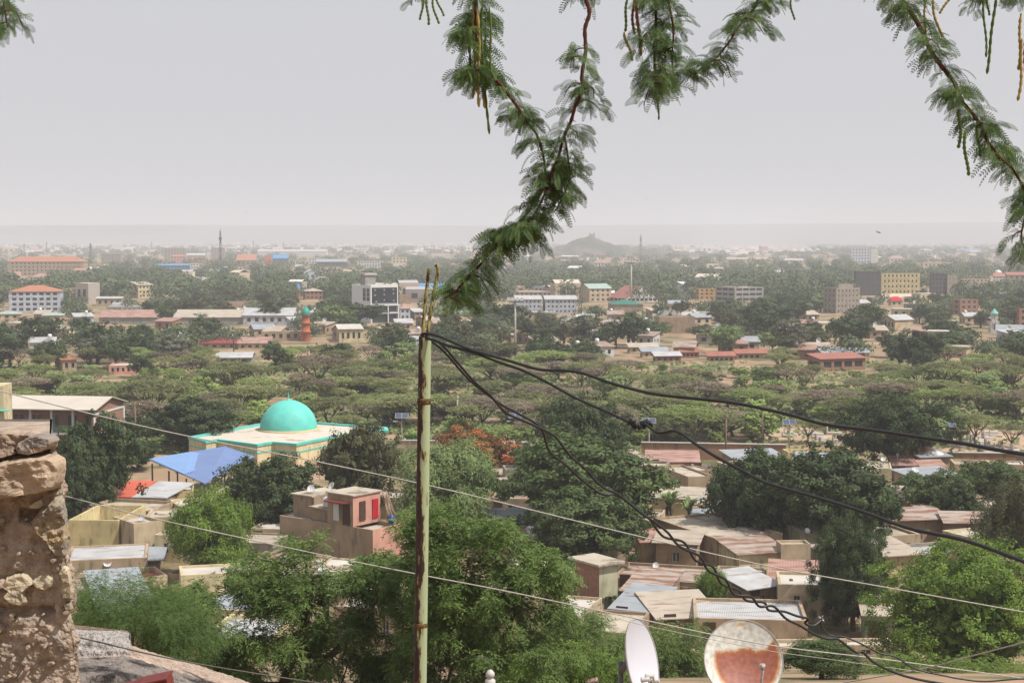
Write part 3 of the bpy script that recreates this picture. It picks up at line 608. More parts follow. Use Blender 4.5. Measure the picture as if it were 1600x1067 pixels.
def ring(mb,p,d0,d1,z0,z1):
    A_,B_=inset(p,d0),inset(p,d1)
    for i in range(len(p)):
        j=(i+1)%len(p)
        mb.quad((*A_[i],z0),(*A_[j],z0),(*A_[j],z1),(*A_[i],z1)); mb.quad((*A_[i],z1),(*A_[j],z1),(*B_[j],z1),(*B_[i],z1)); mb.quad((*B_[i],z1),(*B_[j],z1),(*B_[j],z0),(*B_[i],z0))
b=MB(); ring(b,pts,-.12,.45,zr-.34,zr); b.build('parapet_edging',TEAL,t)
b=MB(); ring(b,pts,-.05,.0,zr-1.35,zr-1.15); b.build('teal_band',TEAL,t)
b=MB(); b.slab([(*q,zr-.3) for q in inset(pts,.4)],.1); b.build('roof',mat('mosque_roof',A(228,216,202,.68),var=.08,scale=.3,stain=A(190,168,150,.6),sthr=.58,sscale=(1,1,1),sz=.3),t)
dx,dy=at(451,668,zr); dx-=ox; dy-=oy; Rd=44.5*(dy+oy)/F
b=MB(); b.lathe([(Rd*1.07,zr-.29),(Rd*1.07,zr-.1),(Rd*1.0,zr-.05)],48,(dx,dy,0)); b.build('dome_ring',CRM,t)
b=MB(); pf=[(Rd*math.cos(a)*(1.0),zr-.05+Rd*.99*math.sin(a)) for a in [i*math.pi/2/20 for i in range(20)]]+[(.05,zr-.05+Rd*.995)]; b.lathe(pf,64,(dx,dy,0)); dm=b.build('dome',TEAL,t)
b=MB(); zz=zr+Rd*.97; b.lathe([(.34,zz-.1),(.28,zz+.12),(.12,zz+.25),(.1,zz+.4),(.2,zz+.5),(.1,zz+.62),(.07,zz+.75),(.14,zz+.84),(.05,zz+.95),(.02,zz+1.35)],14,(dx,dy,0)); b.build('finial',TEAL,dm)
LM.append((450,715,'the turquoise domed mosque')); PROT.append((300,600,615,712,D))
LM.append((560,700,'the right wing of the mosque'))
H('annex','small cream annex with teal edging beside the green pole','annex',630,634,656,703,688,8,MATS['mosque_plaster'],'flat',TEAL,rows=1,cols=1)
# long cemetery wall
def longwall(pts_,hpx,label,m_,copm):
    t=thing('boundary_wall',label,'wall',(0,0,0)); b=MB(); cpg=MB()
    for (a,q) in zip(pts_,pts_[1:]):
        A_=G(*a); B_=G(*q); h=hpx*A_.y/F; d=(B_-A_).normalized(); nn=Vector((-d.y,d.x,0))*.25
        b.slab([(A_.x,A_.y,h),(B_.x,B_.y,h),(B_.x+nn.x,B_.y+nn.y,h),(A_.x+nn.x,A_.y+nn.y,h)],h+.2)
        n2=nn*.5; cpg.slab([(A_.x-n2.x,A_.y-n2.y,h+.12),(B_.x-n2.x,B_.y-n2.y,h+.12),(B_.x+3*n2.x,B_.y+3*n2.y,h+.12),(A_.x+3*n2.x,A_.y+3*n2.y,h+.12)],.118)
    b.build('wall',m_,t); cpg.build('coping',copm,t); return t
WC=mat('wall_coping',A(235,230,225,.62),var=.08)
longwall([(1002,717),(1110,719),(1228,721)],26,'long brown cemetery wall with pale coping behind the tan houses',pl('wall_brown',(190,150,120),.6),WC); LM.append((1060,719,'the long cemetery wall'))
longwall([(1480,733),(1560,734),(1660,735)],26,'brown wall with pale coping at the right edge',MATS['wall_brown'],WC)
longwall([(620,708),(700,709),(840,711)],20,'low tan wall with pale coping behind the flame tree',P_tan,WC)
H('long_building','long pinkish flat roofed building beyond the big dark trees','building',1222,1231,1336,730,706,5,P_yel,'flat',mat('pinkish_roof',A(212,180,165,.62),var=.08,scale=.3),rows=1,cols=0,sc=0,Ld=16,lm='the long pinkish roof')
# ---------------------------------------------------------------- school at left, blue canopy, near houses
t,W,L,h=H('school_building','two storey brick school wing with a pale roof and verandas','school building',-60,147,193,712,641,62,P_brick,'flat',T_white,rows=1,cols=0,sc=0,prot=True) if 0 else (None,0,0,0)
# built square-on: long veranda side faces the camera, gable end turned to the right
c_=G(147,716); D=c_.y; k=D/F
t=thing('school_building','two storey brick school wing with pale roof, verandas and a brick gable','school building',(c_.x,c_.y,0),math.radians(-8))
Wl=34; hw=P(147,640,D).z; Lg=11.5; yf=2.6
hr=P(170,622,D+5).z
b=MB(); ws=facade(b,(-Wl,yf),(1,0),Wl,hw,2,12,.55,.6,sill=.1,mg=.01)
b.quad((0,Lg,0),(-Wl,Lg,0),(-Wl,Lg,hw),(0,Lg,hw)); b.quad((-Wl,Lg,0),(-Wl,yf,0),(-Wl,yf,hw),(-Wl,Lg,hw)); b.build('wall',P_brick,t); wins(ws,t,GL,frame=FR)
tr=Vector((math.cos(math.radians(50)),math.sin(math.radians(50))))
b=MB(); b.poly([(0,0,0),(0,Lg,0),(0,Lg,hw),(0,Lg*.5,hr),(0,0,hw)]) ; b.poly([(-.3,0,0),(-.3,0,hw),(-.3,Lg*.5,hr),(-.3,Lg,hw),(-.3,Lg,0)]); b.quad((-.3,0,0),(0,0,0),(0,0,hw),(-.3,0,hw))
b.build('gable_wall',P_brick,t)
b=MB(); b.box(.001,-.05,0,.12,.45,hw-.3); b.box(.001,Lg-.45,0,.12,Lg+.05,hw+.2); b.box(.001,.46,hw-.9,.11,Lg-.46,hw-.6); b.box(.001,.46,hw*.45,.1,Lg-.46,hw*.45+.3); b.build('white_band',FR,t)
b=MB(); b.box(.002,1.2,hw*.62,.06,3.4,hw*.8); b.build('window',GL,t)
b=MB()
b.slab([(-Wl-.5,-.5,hw+.02),(.6,-.5,hw+.02),(.6,Lg*.5,hr+.2),(-Wl-.5,Lg*.5,hr+.2)],.12); b.slab([(.6,Lg+.4,hw+.02),(-Wl-.5,Lg+.4,hw+.02),(-Wl-.5,Lg*.5,hr+.2),(.6,Lg*.5,hr+.2)],.12); b.build('roof',mat('pale_ridged_roof',A(228,218,205,.62),rough=.7,var=.08,scale=.3,ridge=('X',1.2)),t)
for i in range(10):
    q=MB(); x=-3.2-i*3.3; q.box(x-.16,0,0,x+.16,.3,hw-.02); q.build('pillar',P_lblue,t)
q=MB(); q.box(-Wl,.05,hw*.47,-.4,yf-.02,hw*.47+.3); q.build('veranda_floor',FR,t)
q=MB()
for zz in (.35,.7,1.0): q.box(-Wl,.1,hw*.47+.3+zz,-.4,.14,hw*.47+.36+zz)
q.build('railing',TEAL,t); LM.append((150,705,'the brick school gable')); PROT.append((0,193,622,700,D))
# cream corner with teal balcony at the very left
c_=G(-8,750); k=c_.y/F; t=thing('house','cream house corner with teal balcony rail cut by the left edge','house',c_,.1); zz=P(0,603,c_.y).z; w_=16*k
b=MB(); b.box(-8,0,0,w_,5,zz); b.build('wall',P_cream,t)
b=MB(); b.box(w_*.2,-.8,P(0,672,c_.y).z-.15,w_+.9,-.01,P(0,672,c_.y).z); b.box(w_*.2,-.8,P(0,640,c_.y).z-.15,w_+.9,-.01,P(0,640,c_.y).z); b.build('balcony_slab',TEAL,t)
b=MB(); zb=P(0,671,c_.y).z
for z in (.35,.7): b.box(w_*.2,-.8,zb+z,w_+.9,-.75,zb+z+.05)
for x in (0,.4,.8): b.box(w_+x,-.8,zb,w_+x+.05,-.75,zb+.75)
b.build('balcony_rail',TEAL,t)
# blue canopy on posts
zb=3.4
q=[at(232,717,zb+.9),at(320,755,zb),at(398,713,zb+.3),at(352,697,zb+1.6)]; zs=[zb+.9,zb,zb+.3,zb+1.6]
cx=sum(a[0] for a in q)/4; cy=sum(a[1] for a in q)/4
t=thing('canopy_shelter','large blue metal canopy on posts in front of the mosque','canopy',(cx,cy,0))
p3=[Vector((a[0]-cx,a[1]-cy,z)) for a,z in zip(q,zs)]
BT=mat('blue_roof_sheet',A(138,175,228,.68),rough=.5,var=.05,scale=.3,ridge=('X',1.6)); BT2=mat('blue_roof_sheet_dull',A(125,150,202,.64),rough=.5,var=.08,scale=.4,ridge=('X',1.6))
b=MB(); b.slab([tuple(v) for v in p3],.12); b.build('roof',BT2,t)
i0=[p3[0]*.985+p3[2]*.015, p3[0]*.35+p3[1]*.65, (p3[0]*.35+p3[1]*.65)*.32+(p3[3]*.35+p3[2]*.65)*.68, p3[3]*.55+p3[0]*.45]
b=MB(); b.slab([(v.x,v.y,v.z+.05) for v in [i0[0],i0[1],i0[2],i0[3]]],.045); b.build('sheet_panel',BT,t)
b=MB()
for a,c2 in ((0,1),(1,2),(2,3),(3,0)):
    for s in (0,.33,.66):
        v=p3[a].lerp(p3[c2],s)*.94; 
        pb=MB(); pb.box(v.x-.09,v.y-.09,0,v.x+.09,v.y+.09,min(p3[0].z,v.z)-.35); 
        pb.build('post',STEEL,t)
for s in (.2,.5,.8):
    a=p3[0].lerp(p3[1],s); c2=p3[3].lerp(p3[2],s); b.tube([(a.x,a.y,a.z-.25),(c2.x,c2.y,c2.z-.25)],.07,4)
b.build('truss',STEEL,t); LM.append((330,770,'the blue canopy')); PROT.append((235,395,700,752,cy-8))
GUN=pl('stone_grey_wall',(150,130,112),st=(95,82,72),thr=.5)
# stone-walled building with orange and white roofs
t,W,L,h=H('house','low grey stone building with a row of small square holes','house',148,150,262,812,778,-6,GUN,'flat',C_roof,rows=1,cols=10,Ld=7,ww=.28,wh=.3,sill=.42,lm='the grey stone building with small holes')
b=MB(); b.slab([(.2,.2,h+.15),(W*.48,.2,h+.15),(W*.60,L-.3,h+1.0),(W*.2,L-.3,h+1.0)],.1); b.build('orange_roof',mat('orange_red_tin',A(235,110,80,.65),rough=.5,var=.1,scale=.5,ridge=('X',2)),t)
b=MB(); b.slab([(W*.49,.2,h+.15),(W-.2,.2,h+.15),(W+1.2,L-.3,h+.9),(W*.61,L-.3,h+1.0)],.1); b.build('white_roof',T_white,t)
H('house','yellow plastered wall block right of the stone building','house',262,264,302,806,768,10,P_yel,'flat',C_roof,rows=1,cols=0,sc=0,Ld=6)
H('house','pale yellow walled yard with a turquoise patch','house',100,108,186,868,812,-4,P_yel,'flat',T_white,rows=1,cols=0,sc=0,Ld=9,par=1.6,lm='the pale yellow yard wall')
H('house','tall tan box house with a dim left face','house',178,210,254,876,818,38,P_tan,'flat',C_roof,rows=1,cols=0,sc=0,lm='the tall tan box house')
t,W,L,h=H('house','low tan house with a bright white tin roof at lower left','house',60,104,230,908,876,12,P_brown,'flat',T_white,rows=1,cols=0,sc=0,Ld=7,par=.12,lm='the low white tin roof at lower left')
H('lean_to','grey tin lean-to beside the tan box house','shed',196,206,250,893,877,8,P_brown,'shed',T_grey,.4,rows=1,cols=0,sc=0,Ld=4,prot=False)
H('house','low house with a rust red tin roof among foreground leaves','house',178,196,262,925,905,28,P_tan,'flat',mat('rust_red_tin',A(165,85,65,.6),rough=.6,var=.2,ridge=('X',2)),rows=1,cols=0,sc=0,lm='the rust red tin roof')
H('house','low tan walled yard right of the rust red roof','house',252,262,302,912,898,-18,P_tan,'flat',C_roof,rows=1,cols=0,sc=0,Ld=6,par=.8)
H('house','low grey white tin roofed house behind the lower left tree','house',118,160,240,985,958,20,P_brown,'shed',T_grey,.5,rows=1,cols=0,sc=0)
# pink house
PHA=math.radians(52)
t,W,L,h=H('house','pink two storey house with stepped roof terraces and clothes hung outside','house',438,583,628,905,828,52,P_brown,'flat',C_roof,rows=1,cols=0,sc=0,lm='the pink house')
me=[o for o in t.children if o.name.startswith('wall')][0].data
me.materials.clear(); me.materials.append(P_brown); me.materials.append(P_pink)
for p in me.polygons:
    if p.normal.y<-.5 or p.normal.x>.5: p.material_index=1  # sunlit faces pink; brown left wall has its shade painted into the colour
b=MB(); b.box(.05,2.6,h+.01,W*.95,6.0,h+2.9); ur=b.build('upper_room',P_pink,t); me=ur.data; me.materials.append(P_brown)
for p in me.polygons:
    if p.normal.x<-.5: p.material_index=1  # brown paints the shade on the room's left side
b=MB(); b.box(-.1,2.45,h+2.92,W*.98,6.15,h+3.05); b.build('upper_roof',C_roof,t)
for x,m_,nm in ((W*.22,SHUT,'door'),(W*.66,mat('red_cloth',A(205,35,50,.65)),'curtain')):
    q=MB(); q.box(x,2.5,h+.45,x+.8,2.58,h+2.3); q.build(nm,m_,t)
b=MB(); b.box(-.04,3.0,h+.1,.04,3.9,h+2.1); b.build('side_doorway',SHUT,t); b=MB(); b.box(-.5,4.0,h+.5,-.42,4.7,h+2.1); b.build('hanging_sheet',FR,t)
b=MB(); b.box(-1.1,2.7,h+2.3,-.02,5.4,h+2.38); b.build('awning',mat('dark_red_tin',A(130,50,45,.6)),t)
b=MB(); b.box(.3,6.02,h+.01,W*.9,8.6,h+1.2); b.box(.8,8.62,h+.01,W*1.2,11.5,h+2.1); b.build('stair_room',P_mud,t)
b=MB(); b.box(.1,6.01,h+1.21,W*.95,8.65,h+1.34); b.box(.6,8.66,h+2.11,W*1.25,11.7,h+2.24); b.build('terrace_slab',C_roof,t)
b=MB(); b.slab([(.5,8.8,h-.05),(W*.5,8.8,h-.05),(W*.5,L-.5,h-.02),(.5,L-.5,h-.02)],.05); b.build('tin_sheet',T_white,t) if L>10 else None
b=MB(); b.box(W+.02,-1.2,2.5,W+2.4,3,2.75); b.build('porch_roof',C_roof,t)
b=MB(); b.box(W+.02,-1.2,2.751,W+2.4,-1.05,3.75); b.box(W+2.25,-1.04,2.751,W+2.4,3,3.75); b.build('porch_parapet',P_pink,t)
b=MB(); b.box(W+.02,-1.04,2.76,W+2.24,3,2.86); b.build('porch_floor',C_roof,t)
for x in (W+.3,W+2.2): q=MB(); q.tube([(x,-1.0,0),(x,-1.0,2.49)],.14,10); q.build('porch_column',FR,t)
b=MB(); b.box(W+.9,3.05,0,W+1.8,3.1,2.1); b.build('porch_door',SHUT,t)
rr=random.Random(8)
c_=G(583,905); M_=lambda x,y,z:Vector((c_.x+math.cos(PHA)*x-math.sin(PHA)*y,c_.y+math.sin(PHA)*x+math.cos(PHA)*y,z+c_.z))
for i in range(16):
    a=M_(W*.98+rr.random()*.5,3.0-rr.random()*1.2,h+2.6+rr.random()*.4); q=M_(W*.85+rr.random()*2.3,1.9-rr.random()*1.0,h+.05)
    b=MB(); b.tube([a,q],[.03,.05],6); o=tag(b.build('wooden_pole',mat('bare_wood',A(205,178,150,.62),var=.2)),('bare pole '+(ORD[i] if i<12 else str(i+1)+'th')+' from the left in the bundle against the pink upper room').replace('nearest','first'),'pole','bundle of poles on the pink house')
def tank(p,r,hh,label,lm=None,m_=WHITE,name='water_tank',horiz=False):
    t=thing(name,label,'water tank',p); b=MB()
    pf=[(.02,0),(r,0),(r,hh*.3),(r*1.03,hh*.34),(r,hh*.38),(r,hh*.62),(r*1.03,hh*.66),(r,hh*.7),(r,hh*.85),(r*.6,hh*.97),(r*.25,hh),(r*.02,hh)]
    b.lathe(pf,20); o=b.build('drum',m_,t)
    b=MB(); b.lathe([(r*.26,hh*1.001),(r*.26,hh*1.06),(r*.02,hh*1.08)],14); b.build('lid',m_,t)
    return t
tt=tank(M_(.9,6.7,h+1.36),.55,1.0,'white ribbed water tank on the pink house roof'); 
tt=tank(M_(2.1,6.8,h+1.36),.6,1.05,'second white water tank just behind the pink house dish')
b=MB(); b.lathe([(.02,0),(.3,0),(.3,.8),(.02,.82)],14); o=tag(b.build('barrel',mat('blue_plastic',A(40,90,170,.6),rough=.4)),'small blue barrel on the pink house terrace edge','barrel'); o.location=M_(W*.85,.8,h+.02)
# satellite dishes
DM=mat('dish_white',A(228,228,230,.72),rough=.4,var=.06,scale=3)
def dish(p,r,az,el,label,group=None,mast=1.0,name='satellite_dish',m_=None,parts=True,lnb_at=(0,-.0)):
    """az: compass the dish looks at (0=away +Y, 180=to camera), el: elevation"""
    t=thing(name,label,'satellite dish',p,0,group)
    n=Vector((math.sin(math.radians(az))*math.cos(math.radians(el)),math.cos(math.radians(az))*math.cos(math.radians(el)),math.sin(math.radians(el))))
    qq=n.to_track_quat('Z','Y'); dep=r*.28; cz=mast
    def T(v): return qq@Vector(v)+Vector((0,0,cz))
    b=MB(); K=9; sg=36 if r>.5 else 24; 
    fr=[(r*i/K,dep*(i/K)**2) for i in range(K+1)]; fr[0]=(.004,0)
    bk=[(a,z-.02) for a,z in fr][::-1]
    b.lathe(fr+[(r*1.02,dep+.005),(r*1.02,dep-.03)]+bk[1:],sg); b.v=[tuple(T(v)) for v in b.v]; b.build('reflector',m_ or DM,t)
    fx=Vector((0,0,dep+r*.55)); b=MB(); tip=T((0,-r*.25,dep+r*.62)); b.tube([T((0,-r*.97,dep)),T((0,-r*.55,dep+r*.5)),tip],max(.012,r*.028),6)
    if parts: b.build('arm',STEEL,t); q=MB(); q.tube([tip,tip-n*r*.18],[r*.08,r*.06],8); q.build('feed_horn',mat('lnb_grey',A(190,190,190,.6),rough=.5),t)
    b2=MB(); b2.tube([(0,0,0),(0,0,cz-.05)],max(.025,r*.06),8); b2.tube([(0,0,cz-.1),T((0,0,-.03))],max(.03,r*.09),6); b2.build('mast',STEEL,t)
    return t
for (x,y,z,r,az,lab) in ((.5,6.25,h+1.0,.5,188,'white satellite dish before the tanks on the pink house'),(2.0,10.2,h+1.75,.36,185,'left dish of the two on the pink house upper slab'),(3.9,9.2,h+1.9,.36,230,'right tilted dish of the two on the pink house upper slab')):
    dish(M_(x,y,z),r,az,28,lab,'satellite dishes on rooftops',mast=.9)
def dish_at(px,py,rpx,az,label,yb,el=30,mast=1.2,hz=None):
    c_=G(px,yb); p=P(px,py,c_.y); dish((p.x,p.y,p.z-mast),rpx*c_.y/F,az,el,label,'satellite dishes on rooftops',mast=mast)
for a in ((168,880,6,170,'white dish on a thin mast in front of the tan wall, lower left',905),(222,810,4.5,200,'small dish on the yellow yard wall top',866),(1025,883,5,190,'small white dish on the shaded brown roof',915),(1261,829,4.5,160,'small dish on the corner of the big tan house',885),(1420,799,6.5,165,'white dish standing on the rusty roofs',835),(1484,801,5,190,'right dish of the pair on the rusty roofs',840),(1474,806,5,120,'left edge-on dish of the pair on the rusty roofs',838),(831,832,5,200,'small dish at the corner of the centre tin roof',860),(824,828,5,230,'edge-on dish at the corner of the centre tin roof',860),(607,790,6,150,'dish behind the pole bundle of the pink house',850),(1325,955,6,150,'white dish in the shade of the dark tree',985)):
    dish_at(*a)
# white ball tank
c_=G(1463,745); p=P(1463,725,c_.y); tank(p,.95,1.7,'round white water tank above the pinkish roofs',); LM.append((1463,730,'the round white tank'))
b=MB(); b.box(-.8,-.8,-2.5,.8,.8,-.02); o=tag(b.build('tank_stand',P_conc),'concrete stand under the round white water tank','tank stand'); o.location=p
# rooftops in the middle ground, one row per house
HR=[(760,766,836,812,778,-8,P_brown,'flat',T_rusty,'walled brown rooftop left of the big dark tree'),
(752,764,812,762,742,8,P_mud,'flat',T_tan,'low mud house right of the flame tree'),
(790,796,840,728,712,4,P_tan,'shed',T_rusty,'small rusty roofed house below the tan wall'),
(745,772,842,858,818,14,P_white,'gable',T_grey,'white house under a grey tin gable right of the green pole'),
(775,800,852,842,822,-10,P_brick,'flat',C_roof,'flat brick house with dishes beside the dark tree'),
(1008,1012,1090,741,722,-5,P_tan,'shed',T_pink,'house with a pink striped roof below the cemetery wall'),
(1080,1082,1112,747,728,0,P_conc,'flat',C_pale,'small grey block right of the pink striped roof'),
(1028,1075,1114,800,745,16,P_brown,'flat',C_roof,'tan house behind the banana plants'),
(980,984,1028,838,812,-12,P_tan,'flat',C_roof,'pale brown house left of the banana plants'),
(1020,1120,1222,890,842,24,P_brown,'flat',C_roof,'big stained tan house with a long blank wall'),
(1216,1220,1266,905,850,4,P_tan,'flat',C_roof,'tan wing at the right of the stained house'),
(992,1004,1036,880,848,10,P_tan,'shed',T_pink,'narrow house with a purple brown roof left of the stained house'),
(950,956,1108,932,902,-16,P_mud,'flat',T_rusty,'long mud walled house with a rusty flat roof'),
(968,975,1035,960,924,-20,P_mud,'shed',T_rusty,'patched rusty tin roof behind the papaya plants'),
(1030,1038,1110,938,915,-14,P_brown,'flat',T_grey,'grey tin roof yard left of the papaya plants'),
(950,958,1018,985,952,-22,P_mud,'shed',T_grey,'grey tin shed roof right of the brick hut'),
(1100,1108,1188,932,908,-14,P_brown,'flat',T_white,'bright white tin roof between brown parapets'),
(1120,1168,1216,962,922,30,P_mud,'shed',T_white,'white tin shed with a blue door post'),
(1078,1084,1262,1012,965,-6,P_brown,'flat',T_white,'long tan house with a pale tin roof behind the rusty dish'),
(1200,1206,1275,938,910,-10,P_tan,'shed',T_pink,'small house with a red edged roof by the teal cloth'),
(1150,1158,1400,1034,1010,3,P_tan,'flat',C_pale,'long cream roof at the lower right'),
(1345,1352,1412,1010,962,-8,P_grey,'shed',T_tan,'grey house with a yellow front left of the bright tree'),
(1262,1268,1312,862,838,-6,P_tan,'flat',T_white,'white roofed house behind the dark tree'),
(1364,1384,1478,860,815,12,P_mud,'shed',T_rusty,'rusty roofed house with a tall dish on it'),
(1470,1478,1560,862,818,-4,P_mud,'shed',T_rusty,'rusty roofed house at the right with paired dishes'),
(1392,1398,1440,752,728,-6,P_mud,'shed',T_pink,'small house with weathered pink roofs in the trees'),
(1436,1442,1475,760,732,6,P_tan,'shed',T_pink,'little house under the round white tank'),
(1500,1506,1590,770,744,-6,P_tan,'flat',T_tan,'tan roof by the right hand cemetery wall'),
(1560,1590,1640,900,862,12,P_tan,'flat',T_rusty,'rusty roofed house at the right edge behind the bright tree'),
(1560,1570,1650,960,915,10,P_pink,'flat',T_white,'pinkish house corner hidden behind the bright green tree'),
(385,392,440,860,825,-10,P_tan,'flat',C_pale,'pale tan house left of the pink house'),
(290,300,400,985,950,-10,P_tan,'flat',T_grey,'grey roofed house half hidden by the left neem tree'),
(300,310,420,1040,1000,-6,P_cream,'flat',T_white,'white roof glimpsed under the left neem tree'),
(840,850,905,1010,960,-18,P_tan,'flat',C_pale,'pale roof terrace left of the brick hut'),
(905,912,992,1030,985,-14,P_mud,'flat',C_roof,'brown flat roofed house behind the pale dish'),
(940,950,1060,995,972,-12,P_brick,'flat',T_rusty,'long low brick walled yard behind the pale dish'),
(1120,1130,1180,715,701,4,P_conc,'flat',C_pale,'small concrete store by the cemetery wall'),
(30,60,150,955,925,14,P_tan,'flat',T_rusty,'roof peeping out beside the stone wall'),
(1000,1030,1120,1000,968,10,P_brown,'shed',T_tan,'tan shed behind the pale dish and shrubs')]
for (a,b_,c2,yb,yt,th,wm,rk,rm,lab) in HR:
    Ld=7 if rk=='flat' else 6
    nm='house'
    H(nm,lab,'house',a,b_,c2,yb,yt,th,wm,rk,rm,.7,rows=1,cols=0 if (yb>1040 or 'stained' in lab or wm in (P_yel,P_brick)) else 3 if wm not in (P_brown,P_mud) else 1,sc=0,Ld=Ld,ww=.22,wh=.35,sill=.35,frame=FR,prot=False,par=.25,door=SHUT)
LM+= [(1170,885,'the big stained tan house'),(1240,925,'the teal cloth'),(1060,770,'the tan house by the banana plants'),(800,840,'the grey tin gable'),(1450,825,'the rusty roofs with dishes'),(1170,990,'the long pale tin roof'),(1030,930,'the patched rusty roof')]
for (a,b_,c2,d) in ((1100,1222,842,880),(1165,1262,955,1005),(960,1105,890,935),(1030,1114,740,780),(770,840,815,845),(1370,1520,800,835),(1120,1215,905,950),(440,628,775,880),(105,250,808,900),(150,300,750,800)):
    PROT.append((a,b_,c2,d,0)) if 0 else PROT.append((a,b_,c2,d,1))
# the jumble of small flat and tin roofed houses between the named ones
rn=random.Random(41); RMN=[C_roof,C_roof,T_rusty,T_tan,C_pale,T_grey,T_white,T_rusty,C_roof,T_tan]; WMN=[P_tan,P_brown,P_mud,P_tan,P_cream,P_conc]; cnt=tries=0
NEARH=[]
while cnt<96 and tries<3000:
    tries+=1; u=rn.random()
    if u<.72: px=rn.uniform(745,1640); yb=rn.uniform(748,1010)
    else: px=rn.uniform(90,560); yb=rn.uniform(800,1010)
    if px>1330 and yb>930: continue
    c_=G(px,yb); W0=rn.uniform(3.6,7.5); L0=rn.uniform(3.5,6.5); th=rn.choice([-16,-12,-8,8,14,22])+rn.uniform(-3,3)
    t_=math.radians(th); cx_,cy_=c_.x+math.cos(t_)*W0/2-math.sin(t_)*L0/2,c_.y+math.sin(t_)*W0/2+math.cos(t_)*L0/2; r_=.42*math.hypot(W0,L0)
    if any(math.hypot(cx_-a[0],cy_-a[1])<.88*(r_+a[2]) for a in FP): continue
    i=rn.randrange(10); wi=rn.randrange(6); hh=rn.uniform(2.4,3.2); yt=yb-hh*F/c_.y*.97; flat=i in (0,1,4,8) or rn.random()<.4
    o,_,_,h_=H('house','x','house',px,px,px+W0*math.cos(t_)*F/c_.y,yb,yt,th,WMN[wi],'flat' if flat else 'shed',RMN[i],.5,rows=1,cols=rn.choice([0,1,2]),sc=0,Ld=L0,ww=.2,wh=.36,sill=.34,frame=FR,prot=False,par=rn.uniform(.1,.4))
    NEARH.append((o,W0,L0,hh,px,yb)); cnt+=1
# brick hut tower
t,W,L,h=H('hut_tower','tall narrow brick hut with a flat overhanging slab roof','tower',898,936,965,972,884,36,P_pink,'flat',C_roof,rows=1,cols=0,sc=0,lm='the tall brick hut')
me=[o for o in t.children if o.name.startswith('wall')][0].data; me.materials.clear(); me.materials.append(pl('mossy_plaster',(205,200,170),st=(140,145,110),thr=.5)); me.materials.append(P_brick)
for p in me.polygons:
    if p.normal.x<-.5: p.material_index=1
b=MB(); b.box(-.45,-.45,h+.02,W+.45,L+.45,h+.2); b.build('roof_slab',C_roof,t)
# teal cloth
c_=G(1248,945); D=c_.y; b=MB(); N=26
for i in range(N+1):
    px=1226+46*i/N; a=P(px,907-(i/N)*3,D); q=P(px,940-2*math.sin(i),D); y=.15*math.sin(i*1.3)
    b.v+=[(a.x,a.y+y,a.z),((a.x+q.x)/2,a.y-y,(a.z+q.z)/2),(q.x,q.y+y,q.z)]
for i in range(N):
    for j in (0,1): k=3*i+j; b.f.append((k,k+3,k+4,k+1)); b.m.append(0); b.sm.append(True)
o=tag(b.build('hanging_cloth',mat('teal_cloth',A(30,140,130,.6),var=.3,scale=1.2)),'teal cloth screen hanging beside the dark tree','cloth'); so_=o.modifiers.new('s','SOLIDIFY'); so_.thickness=.02
# rubble and long pale logs lying behind the stained house
lg=mat('pale_log',A(215,190,150,.62))
for i,(px,py) in enumerate(((1100,820),(1108,822),(1116,820),(1093,819))):
    c_=G(px,py+14); b=MB(); b.tube([(-.7,-.3,3.2),(.8,.5+.1*i,3.35)],.14,8); o=tag(b.build('log',lg),['second','third','topmost','leftmost'][i]+' pale log in the heap under the dark trees','log','pale logs behind the stained house'); o.location=c_
b=MB(); b.box(-2,-.8,0,2.2,1.6,3.05); o=tag(b.build('log_platform',P_mud),'low mud platform carrying pale logs','platform'); o.location=G(1105,834)
# ---------------------------------------------------------------- near things: pole, cables, dishes, walls
def pw(pts,D0,D1=None):
    D1=D0 if D1 is None else D1; n=len(pts); L=[0]
    for a,b_ in zip(pts,pts[1:]): L.append(L[-1]+math.hypot(b_[0]-a[0],b_[1]-a[1]))
    return [P(p[0],p[1],D0+(D1-D0)*(L[i]/L[-1])) for i,p in enumerate(pts)]
def smooth(pts,n=6):
    pts=[Vector(p) for p in pts]; o=[]
    for i in range(len(pts)-1):
        p0,p1,p2,p3_=pts[max(i-1,0)],pts[i],pts[i+1],pts[min(i+2,len(pts)-1)]
        for j in range(n):
            t_=j/n; o.append(.5*((2*p1)+(-p0+p2)*t_+(2*p0-5*p1+4*p2-p3_)*t_*t_+(-p0+3*p1-3*p2+p3_)*t_**3))
    o.append(pts[-1]); return o
DP=7.0
pm=bpy.data.materials.new('painted_rusty_pipe'); pm.use_nodes=True; n=pm.node_tree.nodes; l=pm.node_tree.links; bs=n['Principled BSDF']
tc=n.new('ShaderNodeTexCoord'); mp=n.new('ShaderNodeMapping'); mp.inputs['Scale'].default_value=(34,34,8); l.new(tc.outputs['Object'],mp.inputs[0])
nz=n.new('ShaderNodeTexNoise'); nz.inputs['Scale'].default_value=1; nz.inputs['Detail'].default_value=8; nz.inputs['Roughness'].default_value=.62; l.new(mp.outputs[0],nz.inputs['Vector'])
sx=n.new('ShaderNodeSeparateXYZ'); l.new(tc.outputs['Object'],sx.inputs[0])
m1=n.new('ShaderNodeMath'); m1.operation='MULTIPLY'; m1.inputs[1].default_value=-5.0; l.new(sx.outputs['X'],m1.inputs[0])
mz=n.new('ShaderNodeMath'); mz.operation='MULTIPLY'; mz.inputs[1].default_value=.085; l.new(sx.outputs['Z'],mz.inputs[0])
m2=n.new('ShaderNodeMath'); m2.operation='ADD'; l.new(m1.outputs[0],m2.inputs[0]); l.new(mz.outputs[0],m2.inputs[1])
m3=n.new('ShaderNodeMath'); m3.operation='ADD'; l.new(m2.outputs[0],m3.inputs[0]); l.new(nz.outputs[0],m3.inputs[1])
